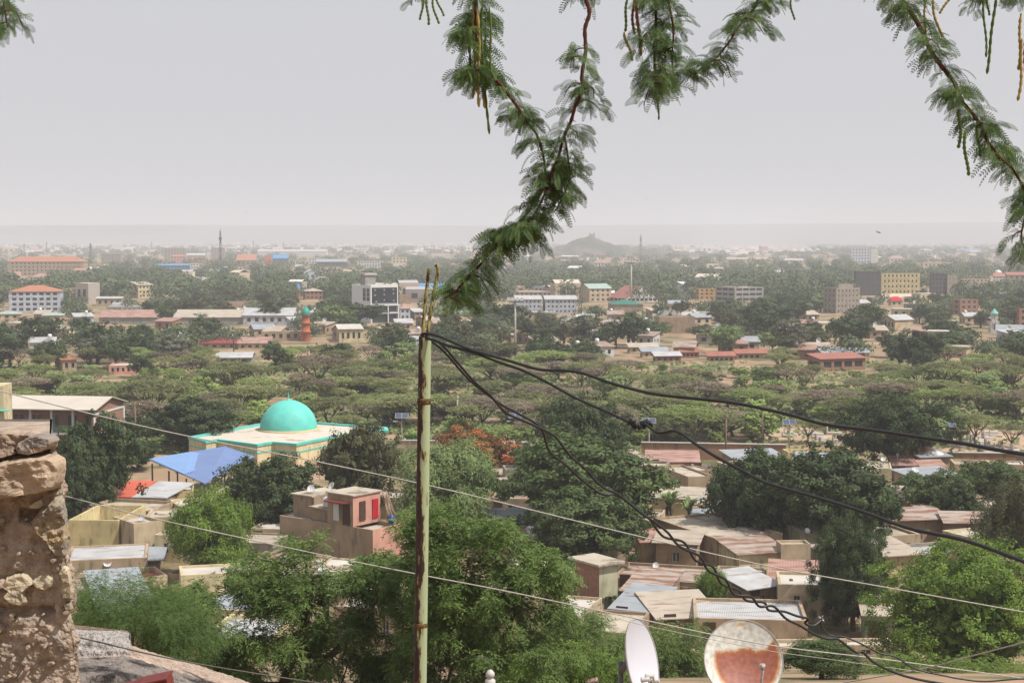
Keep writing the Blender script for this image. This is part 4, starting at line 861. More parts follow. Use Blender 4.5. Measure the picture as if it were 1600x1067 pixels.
cr=n.new('ShaderNodeValToRGB'); e=cr.color_ramp.elements; e[0].position=.47; e[0].color=(*A(194,206,164,.62),1); e[1].position=.565; e[1].color=(.035,.014,.012,1)
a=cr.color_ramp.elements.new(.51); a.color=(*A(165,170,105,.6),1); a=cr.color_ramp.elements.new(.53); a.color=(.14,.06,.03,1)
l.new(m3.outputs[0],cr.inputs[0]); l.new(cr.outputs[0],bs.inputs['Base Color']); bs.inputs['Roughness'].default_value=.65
bp=n.new('ShaderNodeBump'); bp.inputs['Strength'].default_value=.5; bp.inputs['Distance'].default_value=.004; l.new(nz.outputs[0],bp.inputs['Height']); l.new(bp.outputs[0],bs.inputs['Normal'])
top=P(664,527,DP); bot=P(656,1080,DP); dirv=(bot-top).normalized(); base=top+dirv*(4.6)
base.z=max(zt(DP),base.z) if 0 else zt(DP)-.2
base=top+dirv*((top.z-base.z)/-dirv.z)
kp=DP/F
t=thing('utility_pole','tall rusty pipe pole painted pale green with twin rebar spikes on top','pole',top)
Lp=(base-top)
b=MB(); N=40; pts_=[Lp*(i/N) for i in range(N+1)]; rad=[kp*(9.8+1.6*i/N*1.0) for i in range(N+1)]; b.tube([tuple(p) for p in pts_],rad,28,cap=False)
b.tube([tuple(p) for p in pts_[:3]],[r_*.88 for r_ in rad[:3]],20,cap=False)
b.build('pipe',pm,t)
for py,m_ in ((626,'rust_weld'),(975,'rust_weld')):
    p=P(664-8*(py-527)/553,py,DP)-top; b=MB(); b.tube([p-dirv*.012,p-dirv*.004,p+dirv*.008,p+dirv*.016],[kp*10.0,kp*10.9,kp*10.8,kp*10.1],24); b.build('weld_band',mat('weld_rust',A(140,112,70,.5),var=.5,scale=60,stain=(.05,.02,.015),sthr=.5,sscale=(1,1,1),sz=50),t)
RB=mat('rebar_flaking_paint',A(196,186,120,.6),var=.3,scale=40,stain=(.05,.02,.015),sthr=.5,sscale=(1,1,.3),sz=70)
def rebar(pts,rp,m_):
    s=smooth(pw(pts,DP),14); s=[p-top for p in s]; b=MB(); b.tube(s,[rp*kp*(1+.22*(i%2)) for i in range(len(s))],8); b.build('spike',m_,t)
rebar([(659,560),(660,535),(663,490),(667,450),(670,419)],2.5,RB)
rebar([(664,560),(666,535),(670,505),(677,462),(682,436),(684,424),(683.5,417),(680,414)],2.5,RB)
BK=mat('black_cable',(.022,.022,.024),rough=.45,var=.2,scale=30,spec=.4)
def cable(name,label,strands,D0,D1,r0,r1,m_=BK,cat='cable',group=None,parts=True,extra=None):
    ss=[smooth(pw(s,D0,D1),7) for s in strands]
    o0=ss[0][0]; tt=thing(name,label,cat,o0,0,group) if len(ss)>1 or extra else None
    for s in ss:
        b=MB(); k=len(s); rr_=[r0+(r1-r0)*i/(k-1) for i in range(k)]; b.tube([p-o0 for p in s],rr_,8)
        o=b.build('strand' if tt else name,m_,tt)
        if not tt: o.location=o0; tag(o,label,cat,group)
    if extra: extra(tt,o0)
    return tt
C1=[(658,523),(668,521),(690,527),(735,546),(790,562),(830,574),(850,578),(880,579),(910,583),(960,600),(1020,615),(1080,622),(1150,630),(1230,647),(1290,663),(1370,673),(1430,682),(1500,692),(1560,703),(1640,716)]
C2=[(656,527),(676,531),(700,540),(740,551),(780,566),(820,580),(860,600),(900,622),(950,644),(980,658),(994,664),(1008,663),(1016,668),(1025,675),(1036,676),(1052,673),(1066,678),(1085,692),(1120,714),(1160,735),(1200,755),(1280,778),(1350,800),(1420,825),(1500,842),(1560,862),(1640,893)]
def knot(tt,o0):
    p=P(994,663,6.15)-o0; b=MB(); rr2=random.Random(2)
    for i in range(7):
        a=i*.9; b.tube([p+Vector((-.03+.012*i,math.cos(a)*.014,math.sin(a)*.014)),p+Vector((-.024+.012*i,math.cos(a+1.6)*.017,math.sin(a+1.6)*.017)),p+Vector((-.016+.012*i,math.cos(a+3.2)*.015,math.sin(a+3.2)*.015)),p+Vector((-.01+.012*i,math.cos(a+4.8)*.014,math.sin(a+4.8)*.014))],.008,6)
    b.build('tape_knot',BK,tt)
cable('cable','thick black cable, uppermost of those sweeping right from the pole',[C1],DP,4.6,2.3*kp,3.5*4.6/F)
cable('cable','thick black cable with a taped knot, second from the top',[C2],DP,4.6,2.2*kp,3.6*4.6/F,extra=knot)
s1=[(668,530),(686,542),(702,558),(730,590),(760,615),(785,633),(800,641),(835,660),(847,672),(856,700),(865,712),(885,727),(910,750),(935,769),(948,773),(958,772),(975,779),(1000,798),(1016,812)]
s2=[(676,531),(692,540),(712,563),(740,595),(765,617),(790,644),(815,656),(838,666),(865,680),(880,698),(893,714),(915,733),(930,750),(945,763),(962,770),(978,782),(1004,803),(1022,815)]
r3=[(1040,835),(1065,850),(1090,872),(1110,888),(1130,908),(1150,925),(1170,935),(1190,944),(1205,950)]
for i,(x,y) in enumerate(r3):
    s1.append((x+(3.5 if i%2 else -3.5),y+(-3 if i%2 else 3))); s2.append((x-(3.5 if i%2 else -3.5),y-(-3 if i%2 else 3)))
s1+=[(1225,955),(1245,962),(1262,966),(1258,972),(1262,976),(1272,977),(1284,968)]
s2+=[(1228,966),(1250,977),(1272,990),(1290,997),(1308,998),(1325,1010),(1338,1019),(1348,1018),(1365,1034),(1400,1051),(1440,1062),(1500,1072)]
cable('twisted_cable','pair of thin black cables twisting together down to the lower right',[s1,s2],DP,9,2.1*kp,2.1*9/F)
cable('cable','thin black cable continuing from the frayed joint to the right edge',[[(1282,972),(1288,985),(1300,993),(1320,995),(1345,1005),(1375,1020),(1400,1026),(1425,1042),(1450,1050),(1475,1055),(1500,1060),(1540,1064),(1600,1060),(1640,1066)]],9,9,1.4*9/F,1.4*9/F)
b=MB(); o0=P(1283,966,9); rr2=random.Random(1)
for i in range(7): b.tube([(0,0,0),(rr2.uniform(-.02,.02),rr2.uniform(-.015,.015),rr2.uniform(-.015,.022))],.003,5)
o=tag(b.build('wire_joint',mat('bare_metal',A(220,220,225,.6),rough=.35,metal=.6)),'frayed bare metal wire joint at the end of a black cable','wire joint'); o.location=o0
GW=mat('pale_wire',A(205,200,190,.6),rough=.5,var=.2,scale=20)
cable('wire','pale thin wire crossing from upper left past the mosque',[[(-40,600),(0,611),(250,672),(500,722),(664,757),(800,789),(1000,838),(1200,884),(1400,920),(1640,963)]],12,12,.95*12/F,.95*12/F,GW,'wire')
cable('wire','pale thin wire running from the stone wall across the pink house',[[(92,772),(250,812),(500,866),(664,899),(800,925),(1000,967),(1200,1007),(1400,1032),(1640,1065)]],4.3,14,.9*4.3/F,.95*14/F,GW,'wire')
cable('wire','dull wire passing in front of the whitewashed parapet',[[(110,992),(300,1035),(500,1067),(620,1085)]],4.2,8,1.3*4.2/F,1.0*8/F,mat('dull_wire',A(120,115,105,.6)),'wire')
cable('wire','pale wire rising to the right edge at the lower right',[[(1280,1078),(1320,1066),(1440,1045),(1520,1024),(1600,1003),(1640,992)]],10,8,1.0*10/F,1.1*8/F,GW,'wire')
cable('wire','hair thin wire across both large dishes',[[(960,965),(1000,975),(1100,996),(1200,1016),(1300,1030),(1500,1058)]],12,12,.5*12/F,.5*12/F,GW,'wire')
# insulator on a bracket at the bottom
c_=P(766,1075,9); t=thing('insulator','white ceramic insulator on a bent iron pin at the bottom edge','insulator',c_); b=MB(); k=9/F
b.lathe([(2*k,0),(6*k,2*k),(8.5*k,8*k),(8*k,14*k),(5*k,16*k),(4.5*k,18*k),(7*k,20*k),(7*k,25*k),(4*k,29*k),(.5*k,31*k)],20); b.build('bell',mat('ceramic',A(225,222,218,.65),rough=.25,var=.05),t)
b=MB(); b.tube([(0,0,-1.2),(0,0,0)],2*k,8); b.tube([(0,0,28*k),(-4*k,0,48*k),(-14*k,0,52*k),(-25*k,0,50*k)],.7*k,6); b.build('pin',STEEL,t)
# the two large dishes
RD=bpy.data.materials.new('rusted_dish'); RD.use_nodes=True; n=RD.node_tree.nodes; l=RD.node_tree.links; bs=n['Principled BSDF']; bs.inputs['Roughness'].default_value=.55
tc=n.new('ShaderNodeTexCoord'); sx=n.new('ShaderNodeSeparateXYZ'); l.new(tc.outputs['Object'],sx.inputs[0])
nz=n.new('ShaderNodeTexNoise'); nz.inputs['Scale'].default_value=7; nz.inputs['Detail'].default_value=12; nz.inputs['Roughness'].default_value=.74; l.new(tc.outputs['Object'],nz.inputs['Vector'])
def mth(op,a,b_=None):
    q=n.new('ShaderNodeMath'); q.operation=op
    for i,v in enumerate((a,b_)):
        if v is None: continue
        if isinstance(v,(int,float)): q.inputs[i].default_value=v
        else: l.new(v,q.inputs[i])
    return q.outputs[0]
X,Z=sx.outputs['X'],sx.outputs['Z']
nb=mth('MULTIPLY',mth('SUBTRACT',nz.outputs[0],.5),.35)
e1=mth('SUBTRACT',mth('ADD',.13,nb),Z)                                             # below a ragged line
e1=mth('ADD',e1,mth('MULTIPLY',mth('MAXIMUM',mth('SUBTRACT',X,.34),0),1.2))
e2=mth('SUBTRACT',.505,mth('SQRT',mth('ADD',mth('MULTIPLY',mth('SUBTRACT',X,.06),mth('SUBTRACT',X,.06)),mth('MULTIPLY',Z,Z))))
band=mth('MINIMUM',e1,e2)
sp_=mth('SUBTRACT',.09,mth('SQRT',mth('ADD',mth('MULTIPLY',mth('SUBTRACT',X,-.0),mth('SUBTRACT',X,-.0)),mth('MULTIPLY',mth('MULTIPLY',mth('SUBTRACT',Z,.47),mth('SUBTRACT',Z,.47)),6))))
sp_=mth('MULTIPLY',mth('ADD',sp_,mth('MULTIPLY',nb,.5)),.35)
mxv=mth('MAXIMUM',band,sp_)
cr=n.new('ShaderNodeValToRGB'); e=cr.color_ramp.elements; e[0].position=.0; e[0].color=(*A(232,230,222,.72),1); e[1].position=.12; e[1].color=(*A(176,104,84,.62),1)
a=cr.color_ramp.elements.new(.018); a.color=(*A(222,192,150,.68),1); a=cr.color_ramp.elements.new(.06); a.color=(*A(190,105,60,.62),1)
l.new(mxv,cr.inputs[0])
n2=n.new('ShaderNodeTexNoise'); n2.inputs['Scale'].default_value=14; n2.inputs['Detail'].default_value=8; l.new(tc.outputs['Object'],n2.inputs['Vector'])
mr=n.new('ShaderNodeMapRange'); mr.inputs[1].default_value=.3; mr.inputs[2].default_value=.7; mr.inputs[3].default_value=.68; mr.inputs[4].default_value=1.2; l.new(n2.outputs[0],mr.inputs[0])
vm=n.new('ShaderNodeVectorMath'); vm.operation='SCALE'; l.new(cr.outputs[0],vm.inputs[0]); l.new(mr.outputs[0],vm.inputs['Scale']); l.new(vm.outputs[0],bs.inputs['Base Color'])
def bigdish(px,py,D,r,az,el,label,m_,lnbs,armp):
    p=P(px,py,D); t=thing('satellite_dish',label,'satellite dish',p)
    nrm=Vector((math.sin(math.radians(az))*math.cos(math.radians(el)),math.cos(math.radians(az))*math.cos(math.radians(el)),math.sin(math.radians(el))))
    qq=nrm.to_track_quat('Z','Y'); dep=r*.22
    def T(v): return qq@Vector(v)
    K=14; fr=[(max(.004,r*i/K),dep*(i/K)**2-dep) for i in range(K+1)]; b=MB(); b.lathe(fr,72); b.lathe([(a,z-.012) for a,z in fr][::-1],72); b.v=[tuple(T(v)) for v in b.v]; b.build('reflector',m_,t)
    b=MB(); b.lathe([(r,-.014),(r*1.012,-.02),(r*1.02,.0),(r*1.01,.012),(r*.995,.004)],72); b.v=[tuple(T(v)) for v in b.v]; b.build('rim',mat('dish_rim',A(190,188,184,.6),rough=.4,var=.2,scale=6),t)
    b=MB(); b.tube([T((0,0,-dep)),T((0,0,-dep-.12)),Vector(T((0,0,-dep-.2)))+Vector((0,0,-.1))],.05,10); g0=Vector(T((0,0,-dep-.2))); b.tube([g0+Vector((0,0,.05)),Vector((g0.x,g0.y,zt(p.y)-p.z-.3))],.035,10); b.build('mast',STEEL,t)
    a0,a1=armp; b=MB(); b.tube([Vector(a0),Vector(a1)],.018,8); ar=b.build('arm',mat('arm_paint',A(205,195,185,.6),var=.15,scale=20,stain=RUST,sthr=.6,sscale=(1,1,1),sz=20),t)
    for q in lnbs:
        b=MB(); q=Vector(q); d=(-nrm) ; b.tube([q-d*.03,q+d*.07,q+d*.09],[.028,.034,.045],14); b.tube([q+d*.07,q+d*.095],[.027,.027],12,m=1); b.tube([q-d*.02,q-d*.02+Vector((0,0,-.07))],.015,6)
        b.build('feed_horn',[mat('lnb_white',A(215,210,205,.65),rough=.4,var=.1,scale=30),mat('lnb_black',(.02,.02,.022),rough=.4)],t)
    return t
kd=22/F
bigdish(1162,1031,22,.585,172,24,'large round dish, white with a spreading orange rust stain',RD,[(.215,-.42,.04)],((.215,-.40,-.02),(.20,-.12,-.62)))
bigdish(1004,1033,21,.585,113,14,'large pale clean dish seen nearly edge-on',mat('clean_dish',A(222,222,232,.74),rough=.35,var=.03),[(.10,-.36,-.1),(.17,-.33,-.17),(.04,-.38,-.14)],((.10,-.34,-.18),(.0,-.1,-.6)))
# paint-chipped insulator cluster at bottom left of pale dish
c_=P(925,1072,14); b=MB(); k=14/F; b.tube([(-8*k,0,0),(-3*k,0,9*k),(4*k,0,10*k),(9*k,0,12*k)],4*k,8); o=tag(b.build('cable_clamp',mat('clamp_metal',A(210,200,190,.6),var=.4,scale=30,stain=RUST,sthr=.5,sscale=(1,1,1),sz=30)),'chipped white clamp at the bottom edge left of the pale dish','clamp'); o.location=c_
# ---------------------------------------------------------------- stone wall at left
def fb(x,y,z,o=5):
    return noise.fractal(Vector((x,y,z)),.9,2.1,o)
DW=4.0; kw=DW/F
edge=[(676,86),(700,90),(716,96),(760,100),(790,96),(800,101),(850,106),(880,107),(895,112),(935,114),(960,112),(990,117),(1050,123),(1110,124)]
def ex(py):
    for (a,b_),(c2,d) in zip(edge,edge[1:]):
        if a<=py<=c2: return b_+(d-b_)*(py-a)/(c2-a)
    return edge[-1][1]
t=thing('stone_wall','crumbling wall of rough stones in pinkish mortar at the left edge','stone wall',P(0,1000,DW)); o0=P(0,1000,DW)
nr,ncf,ncb=250,110,30; b=MB(); 
for i in range(nr+1):
    py=684+430*i/nr; e=ex(py)-2
    for j in range(ncf+ncb+1):
        if j<=ncf: px=-90+(e+90)*j/ncf; yy=0.0; p=P(px,py,DW); q=Vector(p); nd=Vector((0,-1,0)); 
        else:
            s=(j-ncf)/ncb; p=P(e,py,DW); q=P(e-1.5*s,py,DW+.42*s); nd=Vector((1,0,0))
        if abs(j-ncf)<4: nd=Vector((.7,-.7,0))
        s=1.0
        n1=fb(q.x*9,q.y*9,q.z*9,3); n2=fb(q.x*38,q.y*38,q.z*38,5); n3=noise.noise(Vector((q.x*120,q.y*120,q.z*120)))
        dd=.018*n1+.0075*n2+.003*n3
        g1=math.exp(-((py-(800+.12*px))/9)**2)*(.03 if 30<px<110 else .006)+math.exp(-((py-955)/9)**2)*.02*(1 if px<85 else .2)+math.exp(-((py-700-.1*px)/9)**2)*.02
        q=q+nd*(dd-g1*1.2)
        if abs(j-ncf)<3: q+=Vector((-.006,.006,0))
        b.v.append(tuple(q-o0))
w_=ncf+ncb+1
for i in range(nr):
    for j in range(w_-1): a=i*w_+j; b.f.append((a,a+w_,a+w_+1,a+1)); b.m.append(0); b.sm.append(False)
# top and back close the body
a0=[b.v[j] for j in range(w_)]
n0=len(b.v); b.v+=[(v[0]*1.1+o0.x*.1,.42,v[2]) for v in a0[:ncf+1]]
for j in range(ncf): b.f.append((j,j+1,n0+j+1,n0+j)); b.m.append(0); b.sm.append(False)
MO=mat('crumbly_mortar',A(200,180,162,.58),rough=.95,var=.3,scale=22,bump=.7,bd=.01,stain=A(178,148,128,.6),sthr=.6,sscale=(1,1,1),sz=30)
b.build('mortar',MO,t)
def rock(poly,D,thick,bulge,seed,m_,nm='stone',rough=.006,fr=14,bev=.82):
    """stone with the outline's true size, its own depth and faceted face"""
    R_=random.Random(seed); cx=sum(p[0] for p in poly)/len(poly); cy=sum(p[1] for p in poly)/len(poly)
    N=72; ring_=[]; tot=[0]
    pp=poly+[poly[0]]
    for a,c2 in zip(pp,pp[1:]): tot.append(tot[-1]+math.hypot(c2[0]-a[0],c2[1]-a[1]))
    for i in range(N):
        s=tot[-1]*i/N; k=max(j for j in range(len(tot)) if tot[j]<=s+1e-9); k=min(k,len(poly)-1); u=(s-tot[k])/max(tot[k+1]-tot[k],1e-6); ring_.append((pp[k][0]+(pp[k+1][0]-pp[k][0])*u,pp[k][1]+(pp[k+1][1]-pp[k][1])*u))
    b=MB(); K=22; v0=[]
    for r in range(K+1):
        f_=r/K
        for i in range(N):
            x=cx+(ring_[i][0]-cx)*f_; y=cy+(ring_[i][1]-cy)*f_
            p=P(x,y,D); e=min(1,(1-f_)/(1-bev)) ; dep=-bulge*(1-(1-e)**2)
            n1=fb(p.x*fr+seed,p.z*fr,seed*.37,3); n2=fb(p.x*60,p.z*60,seed*1.3,4)
            lay=.35*math.floor(2.5*noise.noise(Vector((p.x*8+seed,p.z*22,0)))+.5)
            rr_=(rough*n1*1.6+rough*.5*n2+rough*lay)
            v0.append((p.x-o0.x,D+dep-rr_-o0.y,p.z-o0.z+rough*.35*n2*f_))
    b.v=v0[:]; 
    for i in range(N):
        p=v0[K*N+i]; sc_=1+thick/D; w3=Vector(p)+o0-Vector((0,0,HC)); w3=w3*sc_+Vector((0,0,HC))-o0; b.v.append(tuple(w3+Vector((-.004,0,-.002))))
    for r in range(K+1):
        for i in range(N):
            a=r*N+i; a2=r*N+(i+1)%N; b.f.append((a,a2,a2+N,a+N) if r<=K else None); b.m.append(0); b.sm.append(False)
    b.f.append(tuple((K+1)*N+i for i in reversed(range(N)))); b.m.append(0); b.sm.append(False)
    return b.build(nm,m_,t)
def stone(nm,c1,c2,thr=.5,sc=(1,1,1),sz=9): return mat(nm,A(*c1,.6),rough=.85,var=.25,scale=14,bump=.8,bd=.008,stain=A(*c2,.6),sthr=thr,sscale=sc,sz=sz)
ST1=stone('tan_stone',(208,184,158),(186,164,144),.5); ST2=stone('grey_layered_stone',(168,158,150),(205,170,140),.55,(1,1,4)); ST3=stone('mottled_stone',(178,168,155),(200,176,136),.5); ST4=stone('pale_yellow_stone',(212,196,168),(186,174,158),.56); ST5=stone('rough_pink_stone',(200,176,156),(168,146,128),.5); ST6=stone('grey_sliver',(150,145,138),(180,165,150),.6)
rock([(-60,672),(20,671),(60,673),(80,679),(60,690),(30,700),(38,706),(20,712),(-60,718)],DW+.03,.35,.06,3,ST5,fr=16,rough=.012)
rock([(30,690),(50,680),(70,676),(85,679),(93,686),(88,695),(72,703),(50,709),(32,708),(27,700)],DW-.01,.3,.045,7,ST2,rough=.010)
rock([(-60,722),(0,722),(20,717),(45,712),(75,710),(92,709),(101,716),(103,725),(101,750),(95,760),(85,764),(60,769),(30,773),(0,777),(-60,790)],DW-.02,.38,.06,11,ST1,rough=.009,bev=.88)
rock([(47,788),(60,781),(68,777),(73,787),(64,793),(50,793)],DW+.0,.1,.02,13,ST4,rough=.004)
rock([(48,815),(60,800),(75,790),(85,778),(95,772),(103,778),(105,800),(107,830),(107,850),(104,868),(90,870),(75,845),(55,828)],DW+.0,.35,.025,17,ST3,rough=.014,fr=22)
rock([(12,900),(25,895),(40,893),(50,900),(58,908),(48,915),(40,925),(45,940),(38,946),(20,942),(8,930),(16,920),(4,912)],DW-.0,.1,.03,19,ST4)
rock([(52,905),(62,897),(75,894),(85,902),(82,915),(74,921),(60,917)],DW+.008,.1,.02,23,ST4)
rock([(94,890),(100,883),(108,886),(112,905),(115,925),(113,935),(100,936),(97,920),(100,905)],DW-.005,.3,.02,29,ST4,rough=.004)
rock([(-40,905),(0,900),(14,905),(18,915),(5,918),(-40,925)],DW,.1,.02,31,ST5)
rock([(83,990),(92,993),(102,1004),(108,1014),(100,1018),(92,1008)],DW-.004,.1,.012,37,ST6,rough=.003)
rock([(100,943),(112,941),(114,950),(104,952)],DW,.1,.015,41,ST4,rough=.003)
rock([(-30,975),(3,974),(10,982),(2,988),(-30,990)],DW,.1,.015,43,ST5,rough=.003)
rr=random.Random(77)
for i in range(46):
    x=rr.uniform(-5,108); y=rr.uniform(800,1070); s=rr.uniform(2,5.5)
    if 880<y<950 and x<90: continue
    if x>ex(y)-5: continue
    poly=[(x+s*math.cos(a)*rr.uniform(.7,1.3),y+s*.7*math.sin(a)*rr.uniform(.7,1.3)) for a in [k*math.pi/4 for k in range(8)]][::-1]
    K0=rock(poly,DW-.012,.04,.012,100+i,rr.choice([ST5,MO,ST1]),nm='pebble',rough=.002)
# ---------------------------------------------------------------- low whitewashed parapet
WS=mat('whitewashed_plaster',A(208,200,194,.6),rough=.95,var=.25,scale=22,bump=.9,bd=.012,stain=A(105,98,94,.45),sthr=.56,sscale=(1,1,1),sz=4.5)
PS=mat('weathered_plaster',A(176,164,156,.56),rough=.95,var=.3,scale=24,bump=1.0,bd=.015,stain=A(80,74,72,.4),sthr=.50,sscale=(1,1,1),sz=5)
CPm=mat('pink_plaster_ledge',A(214,190,172,.6),rough=.95,var=.28,scale=22,bump=.9,bd=.014,stain=A(140,125,115,.5),sthr=.6,sscale=(1,1,1),sz=6)
t=thing('parapet_wall','low weathered parapet with mould stains sloping away below the stone wall','parapet wall',P(200,1040,7)); o0=P(200,1040,7)
def gridpatch(mb,rows,nu,nv,amp,m=0,sc=9):
    nu*=3; nv=nv*2 if nv>6 else nv
    """rows: list of polylines (same length) of world points; lofted and roughened"""
    n0=len(mb.v); NR=(len(rows)-1)*nv+1; NC=(len(rows[0])-1)*nu+1
    for r in range(NR):
        a=min(r//nv,len(rows)-2); u=(r-a*nv)/nv
        for c2 in range(NC):
            k=min(c2//nu,len(rows[0])-2); w2=(c2-k*nu)/nu
            p=rows[a][k].lerp(rows[a][k+1],w2).lerp(rows[a+1][k].lerp(rows[a+1][k+1],w2),u)
            d=amp*.55*fb(p.x*sc,p.y*sc,p.z*sc,3)+amp*.6*fb(p.x*55,p.y*55,p.z*55,4)
            p=p+Vector((0,-.5,.8))*d; mb.v.append(tuple(p-o0))
    for r in range(NR-1):
        for c2 in range(NC-1): a=n0+r*NC+c2; mb.f.append((a,a+NC,a+NC+1,a+1)); mb.m.append(m); mb.sm.append(False)
top_=[(60,978),(118,986),(160,987),(196,987),(204,992)]
b=MB(); gridpatch(b,[[P(x,y-2,8.4) for x,y in top_],[P(x,y+6,7.7) for x,y in top_],[P(x,y+30,7.5) for x,y in top_],[P(x,1110,7.4) for x,y in top_]],10,14,.02)
rgt=[P(204,992,7.7),P(204,1000,7.9),P(205,1006,8.4)]
gridpatch(b,[[P(204,990,7.7),P(204,988,8.4)],[P(204,1110,7.4),P(204,1110,8.4)]],8,14,.02)
b.build('block',WS,t)
led=[(60,1016),(204,1012),(250,1026),(300,1040),(350,1056),(410,1078),(460,1096)]
b=MB(); gridpatch(b,[[P(x,y-4,7.9) for x,y in led],[P(x-2,y+4,7.6) for x,y in led],[P(x-7,y+13,7.45) for x,y in led]],14,8,.012)
bk=[[P(x,y-4,7.9) for x,y in led],[P(x,y+60,7.95) for x,y in led]]; gridpatch(b,bk[::-1],6,4,.01); b.build('ledge',CPm,t)
b=MB(); gridpatch(b,[[P(x-7,y+13,7.45) for x,y in led],[P(x-24,y+42,6.9) for x,y in led],[P(x-60,y+200,6.6) for x,y in led]],14,16,.014); b.build('face',PS,t)
b=MB(); p=[P(100,974,9.2),P(200,985,9.2),P(200,985,9.8),P(100,974,9.8)]; b.slab([tuple(q-o0) for q in p],.5); b.build('far_ledge',CPm,t)
# red metal beam
RM=mat('red_oxide_paint',A(140,62,56,.55),rough=.6,var=.15,scale=12,stain=A(110,50,45,.5),sthr=.6,sscale=(1,1,1),sz=12)
a=P(150,1080,5); q=P(262,1057,5); d=(q-a); t=thing('metal_beam','red painted steel beam end poking up at the bottom left','beam',a); ang=math.atan2(d.z,d.x); Ln=d.length; k=5/F
TB=lambda x,y,z:(x*math.cos(ang)-z*math.sin(ang),y,x*math.sin(ang)+z*math.cos(ang))
b=MB(); b.box(0,-.02,-26*k,Ln,.06,-1.5*k,0,TB); b.build('web',RM,t); b=MB(); b.box(60*k,-.03,-1.49*k,Ln+.002,.07,1*k,0,TB); b.box(0,-.035,-5*k,61*k,-.0201,-1*k,0,TB); b.build('flange',RM,t)
# birds
bm_=mat('bird_feather',(.05,.045,.045))
for px,py,s,lab in ((1373,363.5,.42,'small dark bird gliding right of the hill'),(385,333,.12,'tiny dark speck of a bird high over the town'),(1009,312,.1,'tiny bird in the sky above the hill')):
    b=MB(); b.tube([(-.35*s,0,0),(-.1*s,0,.02*s),(.2*s,0,.03*s),(.45*s,0,0)],[.02*s,.09*s,.1*s,.02*s],8); sg=1
    for sg in (-1,1): b.poly([(.15*s,0,.03*s),(-.1*s,0,.03*s),(-.25*s,sg*.9*s,.12*s),(.0,sg*1.0*s,.14*s)]); b.poly([(.15*s,0,.02*s),(.0,sg*1.0*s,.13*s),(-.25*s,sg*.9*s,.11*s),(-.1*s,0,.02*s)])
    b.poly([(-.3*s,.02*s,0),(-.55*s,.12*s,0),(-.55*s,-.12*s,0),(-.3*s,-.02*s,0)])
    o=tag(b.build('bird',bm_),lab,'bird'); o.location=P(px,py,120); o.rotation_euler=(.2,.1,.25)
# ---------------------------------------------------------------- foliage
def crown_np(seed,lobes,clumps,per,leaf,clr,aspect=.55,droop=0.0,flat=1.0,inner=1200,zc=.60,shape='round',core=True):
    r=np.random.default_rng(seed)
    if shape=='flat':
        n=clumps; a=r.random(n)*2*np.pi; q=np.sqrt(r.random(n))*.47; lobr=1+.18*np.sin(a*3+seed)+.1*np.sin(a*7+seed*2)
        C=np.stack([np.cos(a)*q*lobr,np.sin(a)*q*lobr,.80+.17*(1-(q/.5)**2)+r.normal(size=n)*.04],1); O=np.tile([0,-.0,1.],(n,1))+r.normal(size=(n,3))*.2; sc=np.array([1.25,1.25,.6])
    else:
        lc=[]; lr=[]
        for i in range(lobes):
            v=unit(r.normal(size=3)); rad=r.uniform(.13,.23) if i else .3
            d=(.5-rad)*r.uniform(.7,1.0) if i else 0
            lc.append(np.array([v[0]*d,v[1]*d,zc+v[2]*d*.8*flat])); lr.append(rad)
        lc=np.array(lc); lr=np.array(lr)
        k=r.choice(lobes,size=clumps,p=lr**2/np.sum(lr**2)); v=unit(r.normal(size=(clumps,3))+np.array([0,0,.35]))
        C=lc[k]+v*lr[k][:,None]*np.array([1,1,.85*flat])*r.uniform(.8,1.12,size=(clumps,1)); O=v; n=clumps; sc=np.array([1,1,.8])
        # uneven outline: drop clumps in a few bites
        for _ in range(3):
            bv=unit(r.normal(size=3)); bc=np.array([0,0,zc])+bv*.45; keep=np.linalg.norm(C-bc,axis=1)>.14; C=C[keep]; O=O[keep]; n=len(C)
    cv=r.random(n); idx=np.repeat(np.arange(n),per); N=len(idx)
    u=unit(r.normal(size=(N,3)))*(r.random((N,1))**.5)
    pos=C[idx]+u*clr*sc*r.uniform(.7,1.3,size=(n,1))[idx]
    if droop: pos[:,2]-=droop*clr*r.random(N)*2
    nr=unit(O[idx]*1.0+u*.8+np.array([0,0,.25])+r.normal(size=(N,3))*.55)
    Q=leaves(pos,nr,leaf,aspect,r,droop=droop*2); var=np.clip(cv[idx]*.55+r.random(N)*.45,0,1)
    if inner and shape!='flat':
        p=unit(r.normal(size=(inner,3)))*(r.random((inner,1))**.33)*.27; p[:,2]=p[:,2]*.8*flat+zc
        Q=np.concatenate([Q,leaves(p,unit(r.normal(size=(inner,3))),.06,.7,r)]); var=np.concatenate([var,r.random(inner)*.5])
    return Q,var
BARK=mat('grey_bark',A(120,100,82,.55),var=.25,scale=5,bump=.4); BARKR=mat('red_brown_bark',A(135,85,65,.5),var=.25,scale=8)
